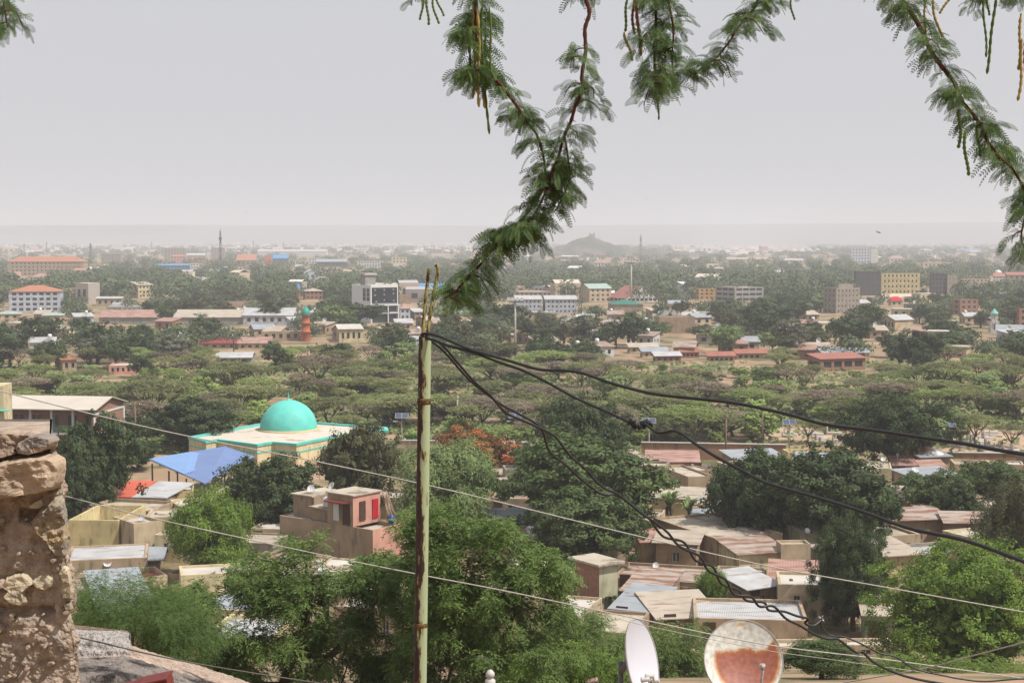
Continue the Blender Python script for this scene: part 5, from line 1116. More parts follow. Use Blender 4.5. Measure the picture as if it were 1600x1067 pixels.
def trunk_mesh(seed,kind='round',r0=.03):
    R_=random.Random(seed); b=MB()
    if kind=='flat':
        z0=R_.uniform(.22,.36); b.tube([(0,0,-.02),(R_.uniform(-.03,.03),R_.uniform(-.03,.03),z0)],[r0*1.1,r0*.8],7)
        n=R_.randint(6,8)
        for i in range(n):
            a=2*math.pi*i/n+R_.uniform(-.3,.3); q=R_.uniform(.24,.42); m=q*.5
            p1=(math.cos(a)*m,math.sin(a)*m,R_.uniform(.52,.62)); p2=(math.cos(a)*q,math.sin(a)*q,.82)
            b.tube([(0,0,z0-.02),p1,p2],[r0*.6,r0*.42,r0*.15],5)
            for s in (-.5,.5,-.2): b.tube([p1,(math.cos(a+s)*q*.9,math.sin(a+s)*q*.9,.84)],[r0*.3,r0*.1],4)
    else:
        b.tube([(0,0,-.03),(R_.uniform(-.02,.02),R_.uniform(-.02,.02),.25),(R_.uniform(-.03,.03),0,.45)],[r0*1.3,r0,r0*.7],8)
        for i in range(6):
            a=2*math.pi*i/6+R_.uniform(-.4,.4); q=R_.uniform(.15,.33); b.tube([(0,0,.2+.03*i),(math.cos(a)*q*.5,math.sin(a)*q*.5,.42),(math.cos(a)*q,math.sin(a)*q,R_.uniform(.55,.8))],[r0*.6,r0*.42,r0*.12],5)
    return b.mesh('trunk',BARK)
# leaf colours
LM_dark=leafmat('leaf_dark',(.026,.045,.018),(.085,.125,.04)); LM_mid=leafmat('leaf_mid',(.04,.065,.022),(.12,.17,.05)); LM_olive=leafmat('leaf_olive',(.055,.06,.026),(.14,.145,.06))
LM_pale=leafmat('leaf_pale',(.11,.16,.05),(.28,.37,.14)); LM_bright=leafmat('leaf_bright',(.07,.12,.02),(.20,.30,.045),trans=.3); LM_yel=leafmat('leaf_yellow_green',(.11,.12,.03),(.22,.22,.055))
LM_bush=leafmat('leaf_bush',(.15,.21,.06),(.31,.40,.11),rnd=.25); LM_aca=leafmat('leaf_acacia',(.145,.15,.06),(.28,.31,.125),rnd=.22,trans=.3); LM_aca2=leafmat('leaf_acacia_green',(.15,.20,.06),(.32,.39,.12),rnd=.2,trans=.3); LM_dry=leafmat('leaf_dry_twig',(.17,.13,.09),(.29,.24,.17),rnd=.2)
LM_flame=leafmat('leaf_flame_tree',(.05,.075,.025),(.12,.15,.05),c3=(.42,.13,.04),c3p=.48,rnd=0); LM_neem=leafmat('leaf_neem',(.035,.065,.018),(.20,.29,.075),trans=.3,rnd=0,c3=(.22,.19,.07),c3p=.955); LM_pros=leafmat('leaf_thorn_tree',(.045,.08,.03),(.17,.26,.08),trans=.35,rnd=0)
LM_grey=leafmat('leaf_grey_green',(.075,.08,.055),(.17,.185,.12))
rt=random.Random(11)
# detailed crowns for the middle ground
HI={}
def hi(kind,i):
    k=(kind,i)
    if k in HI: return HI[k]
    if kind=='feather': Q,v=crown_np(40+i,12,300,90,.034,.07,aspect=.22,droop=.5,inner=1500)
    elif kind=='fine': Q,v=crown_np(80+i,20,560,125,.0125,.042,aspect=.5,inner=8000)
    elif kind=='leafy': Q,v=crown_np(60+i,17,300,85,.024,.05,aspect=.6,inner=3000)
    else: Q,v=crown_np(20+i,12,260,90,.024,.055,aspect=.45,droop=.3,inner=3000)
    HI[k]=(Q,v); return HI[k]
def tree(px,yb,wpx,ytop,lmat,label,kind='leafy',i=0,D=None,low=0.0,name='tree',cat='tree',rz=None,lm=None,group=None,dz=0):
    c_=G(px,yb) if D is None else Vector((P(px,yb,D).x,D,P(px,yb,D).z)); 
    k=(c_.y*cp-(c_.z-HC)*sp)/F; w_=wpx*k; h=P(px,ytop,c_.y).z-c_.z
    t=thing(name,label,cat,c_,rt.uniform(0,6.28) if rz is None else rz,group)
    Q,v=hi(kind,i); Q=Q.copy(); z=Q[:,:,2]; Q[:,:,2]=np.where(z>.1,(z-.1)/.9*(1-low)+low,z) if low>=0 else (z-.6)*(1/.75)*.62+.5 
    zmax=np.percentile(Q[:,:,2],99.7); z0=np.percentile(Q[:,:,2],.7); Q[:,:,2]=(Q[:,:,2]-z0)/(zmax-z0)*.91+.09
    for a_ in (0,1): q0,q1=np.percentile(Q[:,:,a_],(1,99)); Q[:,:,a_]=(Q[:,:,a_]-(q0+q1)/2)/(q1-q0)
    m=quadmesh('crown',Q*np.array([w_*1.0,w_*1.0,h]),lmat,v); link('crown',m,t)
    tm=trunk_mesh(i+7); o=link('trunk',tm,t); o.scale=(w_*.9,w_*.9,h*.95)
    if lm: LM.append((px,yb,lm))
    return t
TR=[(147,815,125,645,LM_dark,'big dark tree between the brick school and the blue canopy','leafy',0),
(118,830,75,712,LM_dark,'dark tree hugging the stone wall above the yellow yard','leafy',1),
(35,700,60,640,LM_dark,'dark leafy tree by the cream house at the left edge','leafy',2),
(302,702,130,622,LM_dark,'wide dark tree behind the blue canopy and mosque','leafy',3),
(215,735,60,690,LM_dark,'low dark shrubby tree by the wooden pole','leafy',4),
(420,840,140,712,LM_dark,'dark rounded tree right of the blue canopy','leafy',1),
(324,905,132,765,LM_bright,'fresh green feathery tree before the yellow block','feather',0),
(462,822,66,762,LM_bright,'small fresh green bushy tree behind the pink house','feather',1),
(558,812,124,662,LM_olive,'dark olive drooping tree in front of the mosque right wing','round',0),
(698,850,155,690,LM_pale,'pale feathery willow-like tree behind the green pole','feather',2),
(735,742,128,668,LM_flame,'flame tree covered in orange red blossom','leafy',2),
(915,760,155,613,LM_dark,'tall dark tree crossed by the black cables, rearmost of its group','round',1),
(900,852,245,668,LM_mid,'large spreading green tree in the centre right','leafy',0),
(830,742,70,690,LM_mid,'round green tree right of the flame tree','leafy',3),
(912,905,180,768,LM_mid,'dense dark green tree standing left of the pink-brown narrow house','leafy',4),
(1183,858,145,702,LM_dark,'dark broad tree right of the banana plants','leafy',3),
(1302,868,190,696,LM_dark,'very large dark tree right of centre','leafy',0),
(1236,842,125,714,LM_mid,'green tree between two larger dark trees','leafy',2),
(1392,740,165,618,LM_dark,'tall dark tree standing in the cemetery edge','round',2),
(1462,822,110,735,LM_mid,'green tree behind the dishes on rusty roofs','leafy',1),
(1548,806,115,720,LM_mid,'green tree below the right hand cemetery wall','leafy',4),
(1500,845,80,750,LM_dark,'darker tree between the rusty roofs and right edge','leafy',3),
(1582,905,110,752,LM_olive,'olive brown tree at the right edge above the bright green tree','feather',1),
(1333,985,125,808,LM_dark,'dark green tree left of the bright yellow-green tree','fine',1),
(1295,965,60,905,LM_mid,'small green bush-like tree by the teal cloth','leafy',2),
(1283,1060,125,1000,LM_mid,'leafy green shrub right of the rusty dish','feather',0),
(1420,800,60,745,LM_mid,'small green tree under the round white tank','leafy',2),
(1110,960,55,885,LM_bright,'slender light green tree among tin roofs','feather',2),
(800,800,60,745,LM_mid,'green tree corner by the brown rooftops','leafy',1),
(1050,700,60,655,LM_olive,'olive tree behind the cemetery wall, right of the cable knot','round',0),
(700,975,90,925,LM_mid,'low green tree behind the neem crown','leafy',0)]
for (px,yb,wp,yt,lm_,lab,kd_,i_) in TR: tree(px,yb,wp,yt,lm_,lab,kd_,i_)
tree(1500,1080,250,846,LM_bright,'bright yellow-green dense tree at the lower right','fine',4,D=100,lm='the bright yellow-green tree')
LM+=[(733,750,'the flame tree'),(1300,860,'the very large dark tree'),(150,800,'the big dark school tree')]
# bare brown tree
c_=G(1430,745); t=thing('bare_tree','leafless brown bushy tree left of the round white tank','tree',c_); b=MB(); R_=random.Random(4)
def twig(p,d,L,r,dep):
    q=p+d*L; b.tube([p,q],[r,r*.7],4,cap=False)
    if dep:
        for _ in range(3): twig(q,(d+Vector((R_.uniform(-.7,.7),R_.uniform(-.7,.7),R_.uniform(-.3,.4)))).normalized(),L*.72,r*.6,dep-1)
for _ in range(5): twig(Vector((0,0,.0)),Vector((R_.uniform(-.6,.6),R_.uniform(-.5,.5),1)).normalized(),1.7,.09,4)
b.build('branches',mat('dry_twig',A(190,150,120,.6),var=.2),t)
# plants with big leaves
def frond_plant(name,label,cat,px,yb,ytop,n,ln,wd,lmat_,stem,droop=1.0,up=.9,segs=6,leaflets=False,group=None,D=None,stems=1):
    c_=G(px,yb); h=P(px,ytop,c_.y).z-c_.z; R_=random.Random(int(px)); t=thing(name,label,cat,c_,0,group)
    sb=MB(); Q=[]; 
    for s in range(stems):
        ox_=0 if stems==1 else R_.uniform(-1.2,1.2); oy_=0 if stems==1 else R_.uniform(-1,1); hs=h*(.62 if not leaflets else .8)*R_.uniform(.8,1)
        sb.tube([(ox_,oy_,-.2),(ox_+.1,oy_,hs*.5),(ox_,oy_,hs)],[stem,stem*.8,stem*.6],8)
        for i in range(n):
            a=2*math.pi*i/n+R_.uniform(-.3,.3); u=up*R_.uniform(.5,1.3); d=np.array([math.cos(a),math.sin(a),u]); d/=np.linalg.norm(d); p=np.array([ox_,oy_,hs]); side=np.array([-math.sin(a),math.cos(a),0])
            L_=ln*R_.uniform(.75,1.1); pv=p
            for k in range(segs):
                f0,f1=k/segs,(k+1)/segs; d2=d+np.array([0,0,-droop*2*f1*f1]); d2/=np.linalg.norm(d2); q=pv+d2*L_/segs
                if leaflets:
                    for s_ in (-1,1):
                        for z_ in (0,.33,.66):
                            pb=pv+(q-pv)*z_; tp=pb+side*s_*wd*(1-.6*f1)+d2*wd*.6-np.array([0,0,wd*.35]); ww=d2*L_/segs*.14
                            Q.append([pb-ww,tp,tp+ww*.3,pb+ww])
                    Q.append([pv-side*.03,pv+side*.03,q+side*.02,q-side*.02])
                else:
                    w0=wd*math.sin(math.pi*min(.95,f0+.12))*.5; w1=wd*math.sin(math.pi*min(.97,f1+.1))*.5
                    for s_ in (-1,1):
                        fo=np.array([0,0,.25*w0]); Q.append([pv,pv+side*s_*w0+fo,q+side*s_*w1+fo,q])
                pv=q
    sb.build('stem',BARK,t); Qn=np.array(Q); link('leaves',quadmesh('leaves',Qn,lmat_,np.random.default_rng(1).random(len(Qn))),t)
    return t
for i,(px,yb,yt,lab) in enumerate(((365,560,519,'date palm standing above the maroon roof'),(614,545,500,'palm below the black glass office'),(757,556,516,'palm among roofs right of the green pole'),(908,500,462,'palm in front of the brick and cream block'),(1252,545,505,'small dusty palm among roofs right of centre'))):
    frond_plant('palm_tree',lab,'palm',px,yb,yt,22,3.0,.75,LM_grey,.22,droop=.9,up=.9,segs=7,leaflets=True)
for i,(px,yb,yt,lab) in enumerate(((1050,838,752,'clump of banana plants with upright torn leaves'),(1076,842,765,'lower banana plant right of its taller neighbour'))):
    frond_plant('banana_plant',lab,'banana plant',px,yb,yt,9,2.3,.62,LM_pale,.16,droop=.55,up=2.2,stems=3 if i==0 else 1)
for i,(px,yb,yt,lab) in enumerate(((702,0,0,''),(977,955,902,'papaya plant left of the patched rusty roof'),(1098,955,882,'tall papaya plant beside the white tin roofs'),(950,968,905,'papaya plant hugging the mossy hut wall'),(1128,965,915,'short papaya plant before the blue door post'))):
    if lab: frond_plant('papaya_plant',lab,'papaya plant',px,yb,yt,22,1.1,.6,LM_mid,.08,droop=.5,up=.6)
# ---------------------------------------------------------------- scattered trees: prototypes
def protos(name,n,args,mats_,tk,seed0):
    out=[]
    for i in range(n):
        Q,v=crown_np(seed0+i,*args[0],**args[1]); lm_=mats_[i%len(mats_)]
        out.append((quadmesh('crown',Q,lm_[0],v),trunk_mesh(seed0+i,tk,.022 if tk=='flat' else .03),lm_[1]))
    return out
PT_=protos('t',9,((9,70,34,.06,.09),dict(inner=300,flat=1.0)),[(LM_dark,'dark round-crowned tree'),(LM_mid,'green bushy tree'),(LM_olive,'olive bushy tree')],'round',300)
PT_+=protos('t',2,((9,70,34,.06,.09),dict(inner=200)),[(LM_grey,'grey-green airy tree'),(LM_pale,'pale green tree')],'round',340)
PA=protos('a',8,((1,150,30,.036,.08),dict(inner=0,shape='flat')),[(LM_aca,'flat-topped brownish acacia'),(LM_aca2,'flat-topped green acacia'),(LM_aca,'spreading dry-looking acacia'),(LM_dry,'flat nearly bare acacia')],'flat',400)
PB=protos('b',5,((7,60,26,.075,.10),dict(inner=150,zc=.5)),[(LM_bush,'bright green thorn bush'),(LM_pale,'pale green thorn bush'),(LM_bush,'green rounded bush'),(LM_olive,'dull green bush')],'round',500)
def place(pr,px,yb,w_,h,name,cat,group,label=None,desc=None,parts=True):
    c_=G(px,yb); 
    t=thing(name,label,cat,c_,rt.uniform(0,6.28),group)
    o=link('crown',pr[0],t); o.scale=(w_,w_,h)
    o=link('trunk',pr[1],t); o.scale=(w_,w_,h)
    if not label: PEND.append((t,px,yb-8,desc or pr[2]))
    return t
FA=[(240,668,138,597,0,'large umbrella acacia left of the wide dark tree, its limbs clearly showing'),(312,602,62,553,2,'upright brown acacia with fanning limbs above the dome left'),(362,618,84,566,4,'brown acacia with bold forked trunk in the scrub'),(497,612,80,556,3,'bare brown acacia with an almost leafless fan crown'),(1472,616,88,566,0,'brown acacia with visible forked limbs in the right scrub'),(1524,698,72,648,2,'small acacia with a dark trunk on the bare cemetery ground'),(1262,692,58,656,1,'small acacia standing above the pinkish roof'),(140,640,90,600,1,'wide olive acacia beyond the school roof'),(1580,700,60,665,0,'acacia at the right edge of the cemetery ground'),(850,560,60,535,4,'acacia at the foot of the big grey tree')]
for (px,yb,wp,yt,i,lab) in FA:
    c_=G(px,yb); place(PA[i],px,yb,wp*c_.y/F,(P(px,yt,c_.y).z),'acacia_tree','acacia','acacias of the scrub belt',lab)
# big individually seen city trees
for (px,yb,wp,yt,i,lab) in ((905,556,66,490,9,'big grey-green airy tree in front of the centre houses'),(790,520,120,472,0,'dark tree mass right of the pole top'),(1025,532,74,496,1,'dark dome of foliage left of the brown concrete building'),(560,512,120,470,0,'large dark tree in front of the black glass office'),(320,530,70,490,3,'dark round tree before the corrugated sheds'),(140,575,80,520,9,'grey airy tree with visible trunk at left'),(430,580,66,528,1,'dark green bushy tree left of the minaret foot'),(1360,520,74,470,4,'green tree before the grey concrete block'),(1470,552,110,515,1,'wide green tree in front of the right hand houses'),(1230,560,60,520,2,'olive tree beside the brick shop row'),(60,545,100,490,0,'dark tree before the white balconied block'),(160,470,60,440,3,'dark tree right of the balconied block'),(1130,552,60,505,5,'dark tree behind the salmon roofed shops'),(220,590,70,555,6,'dark bushy tree behind the pink walled yard'),(1440,585,60,545,3,'small dark tree at the scrub edge, right')):
    c_=G(px,yb); place(PT_[i],px,yb,wp*c_.y/F,P(px,yt,c_.y).z,'tree','tree','trees of the town',lab)
# town trees
cnt=0; tries=0
while cnt<272 and tries<9000:
    tries+=1; px=rt.uniform(-30,1630); u=rt.random(); yb=432+148*u**1.0
    if yb>548 and rt.random()<.45: continue
    c_=G(px,yb); i=rt.choice([0,1,2,3,4,5,6,7,8,9,10,0,3,6]); w_=rt.uniform(9,15); h=w_*rt.uniform(.6,.8)
    wp=w_*F/c_.y; hp=h*F/c_.y
    if hidden_behind(px,yb,wp,hp): continue
    place(PT_[i],px,yb,w_,h,'tree','tree','trees of the town'); cnt+=1
# scrub belt
cnt=0; tries=0
while cnt<225 and tries<5000:
    tries+=1; px=rt.uniform(-40,1640); u=rt.random(); yb=568+136*u
    if px>1190 and yb>670 and rt.random()<.85: continue
    if px<660 and yb>690: continue
    if 1180<px<1480 and yb>686: continue
    c_=G(px,yb); w_=rt.choice([rt.uniform(5,8),rt.uniform(7,13)]); h=rt.uniform(3.4,5.8); i=rt.randrange(8)
    if hidden_behind(px,yb,w_*F/c_.y,h*F/c_.y,.5): continue
    place(PA[i],px,yb,w_,h,'acacia_tree','acacia','acacias of the scrub belt'); cnt+=1
cnt=0
while cnt<300:
    px=rt.uniform(-40,1640); yb=566+132*rt.random(); c_=G(px,yb)
    if px>1190 and yb>668: 
        if rt.random()<.8: continue
    w_=rt.uniform(3.5,8.5); h=w_*rt.uniform(.45,.75)
    if hidden_behind(px,yb,w_*F/c_.y,h*F/c_.y): cnt+=0; continue
    o=place(PB[rt.randrange(5)],px,yb,w_,h,'thorn_bush','bush','bushes of the scrub belt'); cnt+=1
# undergrowth patches: low ground cover
r=np.random.default_rng(9); n=30000; py=r.uniform(566,712,n); pxs=r.uniform(-60,1660,n); Yd=HC*F/(py-YH)*1.0
Xd=(pxs-800)/F*Yd; keep=np.array([noise.noise(Vector((x*.05,y*.05,3)))>-.25 for x,y in zip(Xd,Yd)]) ; keep&=~((pxs>1190)&(py>664)&(r.random(n)<.75)); Xd,Yd=Xd[keep],Yd[keep]; n=len(Xd)
pos=np.stack([Xd,Yd,r.uniform(.05,.5,n)],1); nr=unit(np.array([0,-.3,1])+r.normal(size=(n,3))*.5)
o=link('undergrowth',quadmesh('undergrowth',leaves(pos,nr,1.1,.8,r),leafmat('leaf_undergrowth',(.11,.14,.05),(.21,.26,.095),rnd=0),r.random(n))); tag(o,'low dry green ground cover under the acacias','undergrowth',kind='stuff')
# graves and pale stones on the bare ground: each its own
gsm=MB(); gsm.box(-.9,-.35,0,.9,.35,.35); gsm.box(-.9,-.3,.351,-.75,.3,1.0); gs=gsm.mesh('gravestone',mat('pale_stone_marker',A(225,218,208,.6),var=.2,rnd=.1))
for i in range(46):
    px=rt.choice([rt.uniform(1490,1600),rt.uniform(1495,1600),rt.uniform(1230,1330)]); yb=rt.uniform(674,708) if px>1400 else rt.uniform(676,694)
    o=link('gravestone',gs,None,G(px,yb),rt.uniform(-.5,.5)); s=rt.uniform(.7,1.4); o.scale=(s,s,s); tag(o,None,'gravestone','pale gravestones on the bare ground'); PEND.append((o,px,yb,'pale grave marker'))
# ---------------------------------------------------------------- small houses of the town
def hproto(i):
    R_=random.Random(90+i); W,L,h=R_.uniform(5,10),R_.uniform(5,8),R_.uniform(2.4,3.0)*(1.9 if i in (3,) else 1)
    wm=[P_tan,P_white,P_mud,P_cream,P_brown,P_conc,P_lblue,P_mud,P_tan,P_brick,P_brown,P_tan][i]; rm=[T_white,T_rusty,T_tan,C_pale,T_grey,T_tan,T_white,T_tan,C_roof,T_pink,T_rusty,T_grey][i]
    b=MB(); rows_=2 if i in (3,8) else 1; n=max(2,int(W/3))
    facade(b,(0,0),(1,0),W,h,rows_,n,.38,.42,dep=.3,m=0,sill=.32); facade(b,(0,L),(0,-1),L,h,rows_,2,.35,.42,dep=.3); facade(b,(W,0),(0,1),L,h,rows_,2,.35,.42,dep=.3); b.quad((W,L,0),(0,L,0),(0,L,h),(W,L,h))
    b.box(.31,.31,.1,W-.31,L-.31,h-.05,1)
    rb=MB()
    if i in (3,8,5): rb.box(-.15,-.15,h+.002,W+.15,L+.15,h+.35)
    elif i in (1,6,9,2): rb.slab([(-.4,-.4,h+.15),(W+.4,-.4,h+.15),(W+.4,L+.4,h+1.2),(-.4,L+.4,h+1.2)],.12); b.poly([(W,0,h),(W,L,h),(W,L,h+.95)]); b.poly([(0,L,h),(0,0,h),(0,L,h+.95)]); b.quad((W,L,h),(0,L,h),(0,L,h+.95),(W,L,h+.95))
    else:
        rb.slab([(-.4,-.4,h+.05),(W+.4,-.4,h+.05),(W+.4,L/2,h+1.5),(-.4,L/2,h+1.5)],.12); rb.slab([(W+.4,L+.4,h+.05),(-.4,L+.4,h+.05),(-.4,L/2,h+1.5),(W+.4,L/2,h+1.5)],.12); b.poly([(W,0,h),(W,L,h),(W,L/2,h+1.35)]); b.poly([(0,L,h),(0,0,h),(0,L/2,h+1.35)])
    wn=['tan','white','mud-brown','cream','brown','grey','pale blue','mud-brown','tan','brick','brown','tan'][i]; rn=['white tin','rusty tin','dusty tin','flat pale','grey tin','flat dusty','white tin','dusty tin','flat brown','faded pink tin','rusty tin','grey tin'][i]
    return b.mesh('wall',[wm,GL]),rb.mesh('roof',rm),f'{wn} house with {rn} roof',W,L,h
HP=[hproto(i)+(i in (3,8,5),) for i in range(12)]; HOUSES=[]
cnt=0; tries=0
while cnt<125 and tries<8000:
    tries+=1; px=rt.uniform(-20,1620)
    z_=rt.random()
    yb=rt.uniform(492,566) if z_<.80 else rt.uniform(410,490)
    if yb>552 and px<640: continue
    hp_=rt.choice(HP); c_=G(px,yb); wp=(hp_[3]+4)*F/c_.y; hh=(hp_[5]+1)*F/c_.y
    if hidden_behind(px+wp*.4,yb,wp,hh,.25): continue
    if yb>470: 
        if px>800 or rt.random()<.75: PROT.append((px+wp*.1,px+wp*.8,yb-hh*.95,yb-hh*.15,c_.y)) if rt.random()<.5 else None
    t=thing('house',None,'house',c_,math.radians(rt.uniform(-30,35)),'houses of the town'); link('wall',hp_[0],t); link('roof',hp_[1],t); PEND.append((t,px,yb,hp_[2])); cnt+=1; HOUSES.append((t,hp_,px,yb))
for o,W0,L0,hh,px,yb in NEARH:
    del o['label']; PEND.append((o,px,yb-6,'small low house'))
# stones and loose things weighing down the near roofs
sb=MB(); R_=random.Random(6); sb.lathe([(.01,0),(.16,.02),(.2,.1),(.12,.2),(.01,.22)],7); sb.v=[(x*R_.uniform(.8,1.2),y*R_.uniform(.8,1.2),z) for x,y,z in sb.v]; rsm=sb.mesh('roof_stone',ST6)
for k_,(o,W0,L0,hh,px,yb) in enumerate(NEARH):
    a=o.rotation_euler.z
    def onroof(x,y,z): return (o.location.x+x*math.cos(a)-y*math.sin(a),o.location.y+x*math.sin(a)+y*math.cos(a),o.location.z+z)
    for j in range(rt.choice([0,1,2,3])):
        w3=onroof(rt.uniform(.6,W0-.6),rt.uniform(.3,.9),hh+.12); q=link('roof_stone',rsm,None,w3,rt.uniform(0,6)); tag(q,None,'stone','stones weighing down roofs'); q_=px_of(w3); PEND.append((q,q_[0],q_[1],'small stone on a roof edge'))
    if k_%4==0: dish(onroof(rt.uniform(1,W0-1),L0*.6,hh-.2),rt.uniform(.3,.42),rt.uniform(150,215),rt.uniform(25,40),None,'satellite dishes on rooftops',mast=.8); q=bpy.context.scene.collection.objects[-1]; q=[z for z in (q.parent or q,)][0]; q_=px_of(q.location); PEND.append((q,q_[0],q_[1],'small roof dish'))
# small white tanks and dishes on the roofs
tb=MB(); tb.lathe([(.02,0),(.62,0),(.62,.9),(.4,1.15),(.02,1.2)],10); tkm=tb.mesh('water_tank',WHITE)
dbm=MB(); dbm.lathe([(.02,-.12),(.4,-.05),(.7,.08),(.72,.1),(.7,.05),(.4,-.09),(.02,-.16)],14); dbm.v=[(x,-z,y+.9) for x,y,z in dbm.v]; dbm.tube([(0,.1,0),(0,.12,.8)],.05,5); dbt=dbm.mesh('satellite_dish',DM)
for k_,(t,hp_,px,yb) in enumerate(HOUSES):
    if k_%2: continue
    W,L,h=hp_[3:6]; up_=k_%4==0; zz=h+(.35 if hp_[6] else 1.25)
    x,y=W*rt.uniform(.2,.8),L*.5 
    m_=t.matrix_basis if 0 else None; a=t.rotation_euler.z; X_=t.location.x+x*math.cos(a)-y*math.sin(a); Y_=t.location.y+x*math.sin(a)+y*math.cos(a)
    nm='water_tank' if up_ else 'satellite_dish'; o=link(nm,tkm if up_ else dbt,None,(X_,Y_,zz-.15)); tag(o,None,'water tank' if up_ else 'satellite dish','white tanks on the town roofs' if up_ else 'dishes on the town roofs'); q_=px_of((X_,Y_,zz)); PEND.append((o,q_[0],q_[1],'small white roof tank' if up_ else 'small white roof dish'))
# ---------------------------------------------------------------- far wood and far town (beyond counting)
r=np.random.default_rng(21); N=5200
py=np.concatenate([r.uniform(396,474,2600),384.5+14*r.random(2600)**1.3,r.uniform(474,566,1900)]); N=7100; px=r.uniform(-60,1660,N); dn=np.where(py<398,np.where(px<760,.45,.9),1.0); kp_=r.random(N)<dn; py,px=py[kp_],px[kp_]
ok=np.array([not hidden_behind(a,b_,10*(b_-YH)/32,7*(b_-YH)/32,.25) for a,b_ in zip(px,py)]); ok&=~((px>1050)&(px<1260)&(py>383)&(py<398)); py,px=py[ok],px[ok]; N=len(px)
Y=HC*F/(py-YH); X=(px-800)/F*Y; wd=r.uniform(9,16,N)*np.where(py<398,1.3,np.where(py>474,.58,1)); ht=wd*r.uniform(.6,.8,N)
m=46; Qs=[]; Vs=[]
for (lo,hi_,m_,ls) in ((398,600,170,.115),(0,398,34,.3)):
    s=(py>=lo)&(py<hi_); n=s.sum(); u=unit(r.normal(size=(n,m_,3))+np.array([0,-.25,.3])); lob=1+.25*r.normal(size=(n,m_,1))*.6
    C_=np.stack([X[s],Y[s],ht[s]*.52],1)[:,None,:]; S_=np.stack([wd[s]*.45,wd[s]*.45,ht[s]*.42],1)[:,None,:]
    pos=(C_+u*S_*lob).reshape(-1,3); nr=unit(u+r.normal(size=u.shape)*.3).reshape(-1,3)
    d=unit(np.cross(nr,r.normal(size=nr.shape))); s2=np.cross(nr,d); Ls=(np.repeat(wd[s],m_)*ls*r.uniform(.7,1.2,n*m_))[:,None]
    Qs.append(np.stack([pos-d*Ls*.5,pos+s2*Ls*.38,pos+d*Ls*.5,pos-s2*Ls*.38],1)); Vs.append(np.clip(np.repeat(r.random(n),m_)*.6+r.random(n*m_)*.4,0,1))
o=link('distant_trees',quadmesh('distant_trees',np.concatenate(Qs),leafmat('leaf_far',(.045,.065,.03),(.12,.155,.065),rnd=0,trans=.15),np.concatenate(Vs))); tag(o,'dense far woods stretching to the haze','trees',kind='stuff')
def boxes(X,Y,W_,L_,H_,ang,tw,tr):
    n=len(X); q=[]; t_=[]
    ca,sa=np.cos(ang),np.sin(ang)
    def pt(x,y,z): return np.stack([X+x*ca-y*sa,Y+x*sa+y*ca,z],1)
    z0=np.zeros(n); c4=[(-W_/2,-L_/2),(W_/2,-L_/2),(W_/2,L_/2),(-W_/2,L_/2)]
    for i in range(4):
        a,b_=c4[i],c4[(i+1)%4]; q.append(np.stack([pt(*a,z0),pt(*b_,z0),pt(*b_,H_),pt(*a,H_)],1)); t_.append(tw)
    rr_=H_+.25*np.minimum(W_,L_)*(np.random.default_rng(3).random(n)<.6)*.6
    a,b_,c2,d=[pt(*c,H_) for c in c4]; r0=pt(-W_/2,0*L_,rr_); r1=pt(W_/2,0*L_,rr_); q+= [np.stack([a,b_,r1,r0],1),np.stack([c2,d,r0,r1],1)]; t_+=[tr,tr]
    # dark openings
    a=pt(-W_*.3,-L_/2-.15,H_*.35); b_=pt(-W_*.1,-L_/2-.15,H_*.35); c2=pt(-W_*.1,-L_/2-.15,H_*.7); d=pt(-W_*.3,-L_/2-.15,H_*.7); q.append(np.stack([a,b_,c2,d],1)); t_.append(np.full((n,3),.04))
    a=pt(W_*.1,-L_/2-.15,H_*.35); b_=pt(W_*.32,-L_/2-.15,H_*.35); c2=pt(W_*.32,-L_/2-.15,H_*.7); d=pt(W_*.1,-L_/2-.15,H_*.7); q.append(np.stack([a,b_,c2,d],1)); t_.append(np.full((n,3),.04))
    return np.concatenate(q),np.concatenate(t_)
r=np.random.default_rng(33)
py=np.concatenate([383+14*r.random(1900)**1.25,383+14*r.random(220),r.uniform(402,475,210)]); px=np.concatenate([r.uniform(-40,780,1900),r.uniform(780,1640,220),r.uniform(-20,1620,210)])
ok=np.array([not hidden_behind(a,b_,12*(b_-YH)/32,4*(b_-YH)/32,.2) for a,b_ in zip(px,py)]); py,px=py[ok],px[ok]
Y=HC*F/(py-YH); X=(px-800)/F*Y; n=len(X); W_=r.uniform(8,20,n)*np.where(Y>2200,1.5,.8); L_=r.uniform(7,13,n); H_=np.where(r.random(n)<.2,r.uniform(6,12,n),r.uniform(3,5,n))*np.where(Y>2200,1.25,.9)
pal=np.array([A(236,232,226,.7),A(222,200,175,.65),A(215,180,160,.65),A(200,190,180,.6),A(235,225,200,.7),A(190,150,130,.6),A(205,212,225,.65)]); pr_=np.array([A(235,232,230,.7),A(225,205,185,.65),A(205,150,130,.6),A(200,200,205,.6),A(232,215,195,.65)])
Q,tn=boxes(X,Y,W_,L_,H_,r.uniform(-.7,.7,n),pal[r.integers(0,7,n)],pr_[r.integers(0,5,n)])
o=link('distant_town',quadmesh('distant_town',Q,attrmat('far_house_paint'),tint=tn)); tag(o,'countless small pale houses of the far town in haze','houses',kind='stuff')
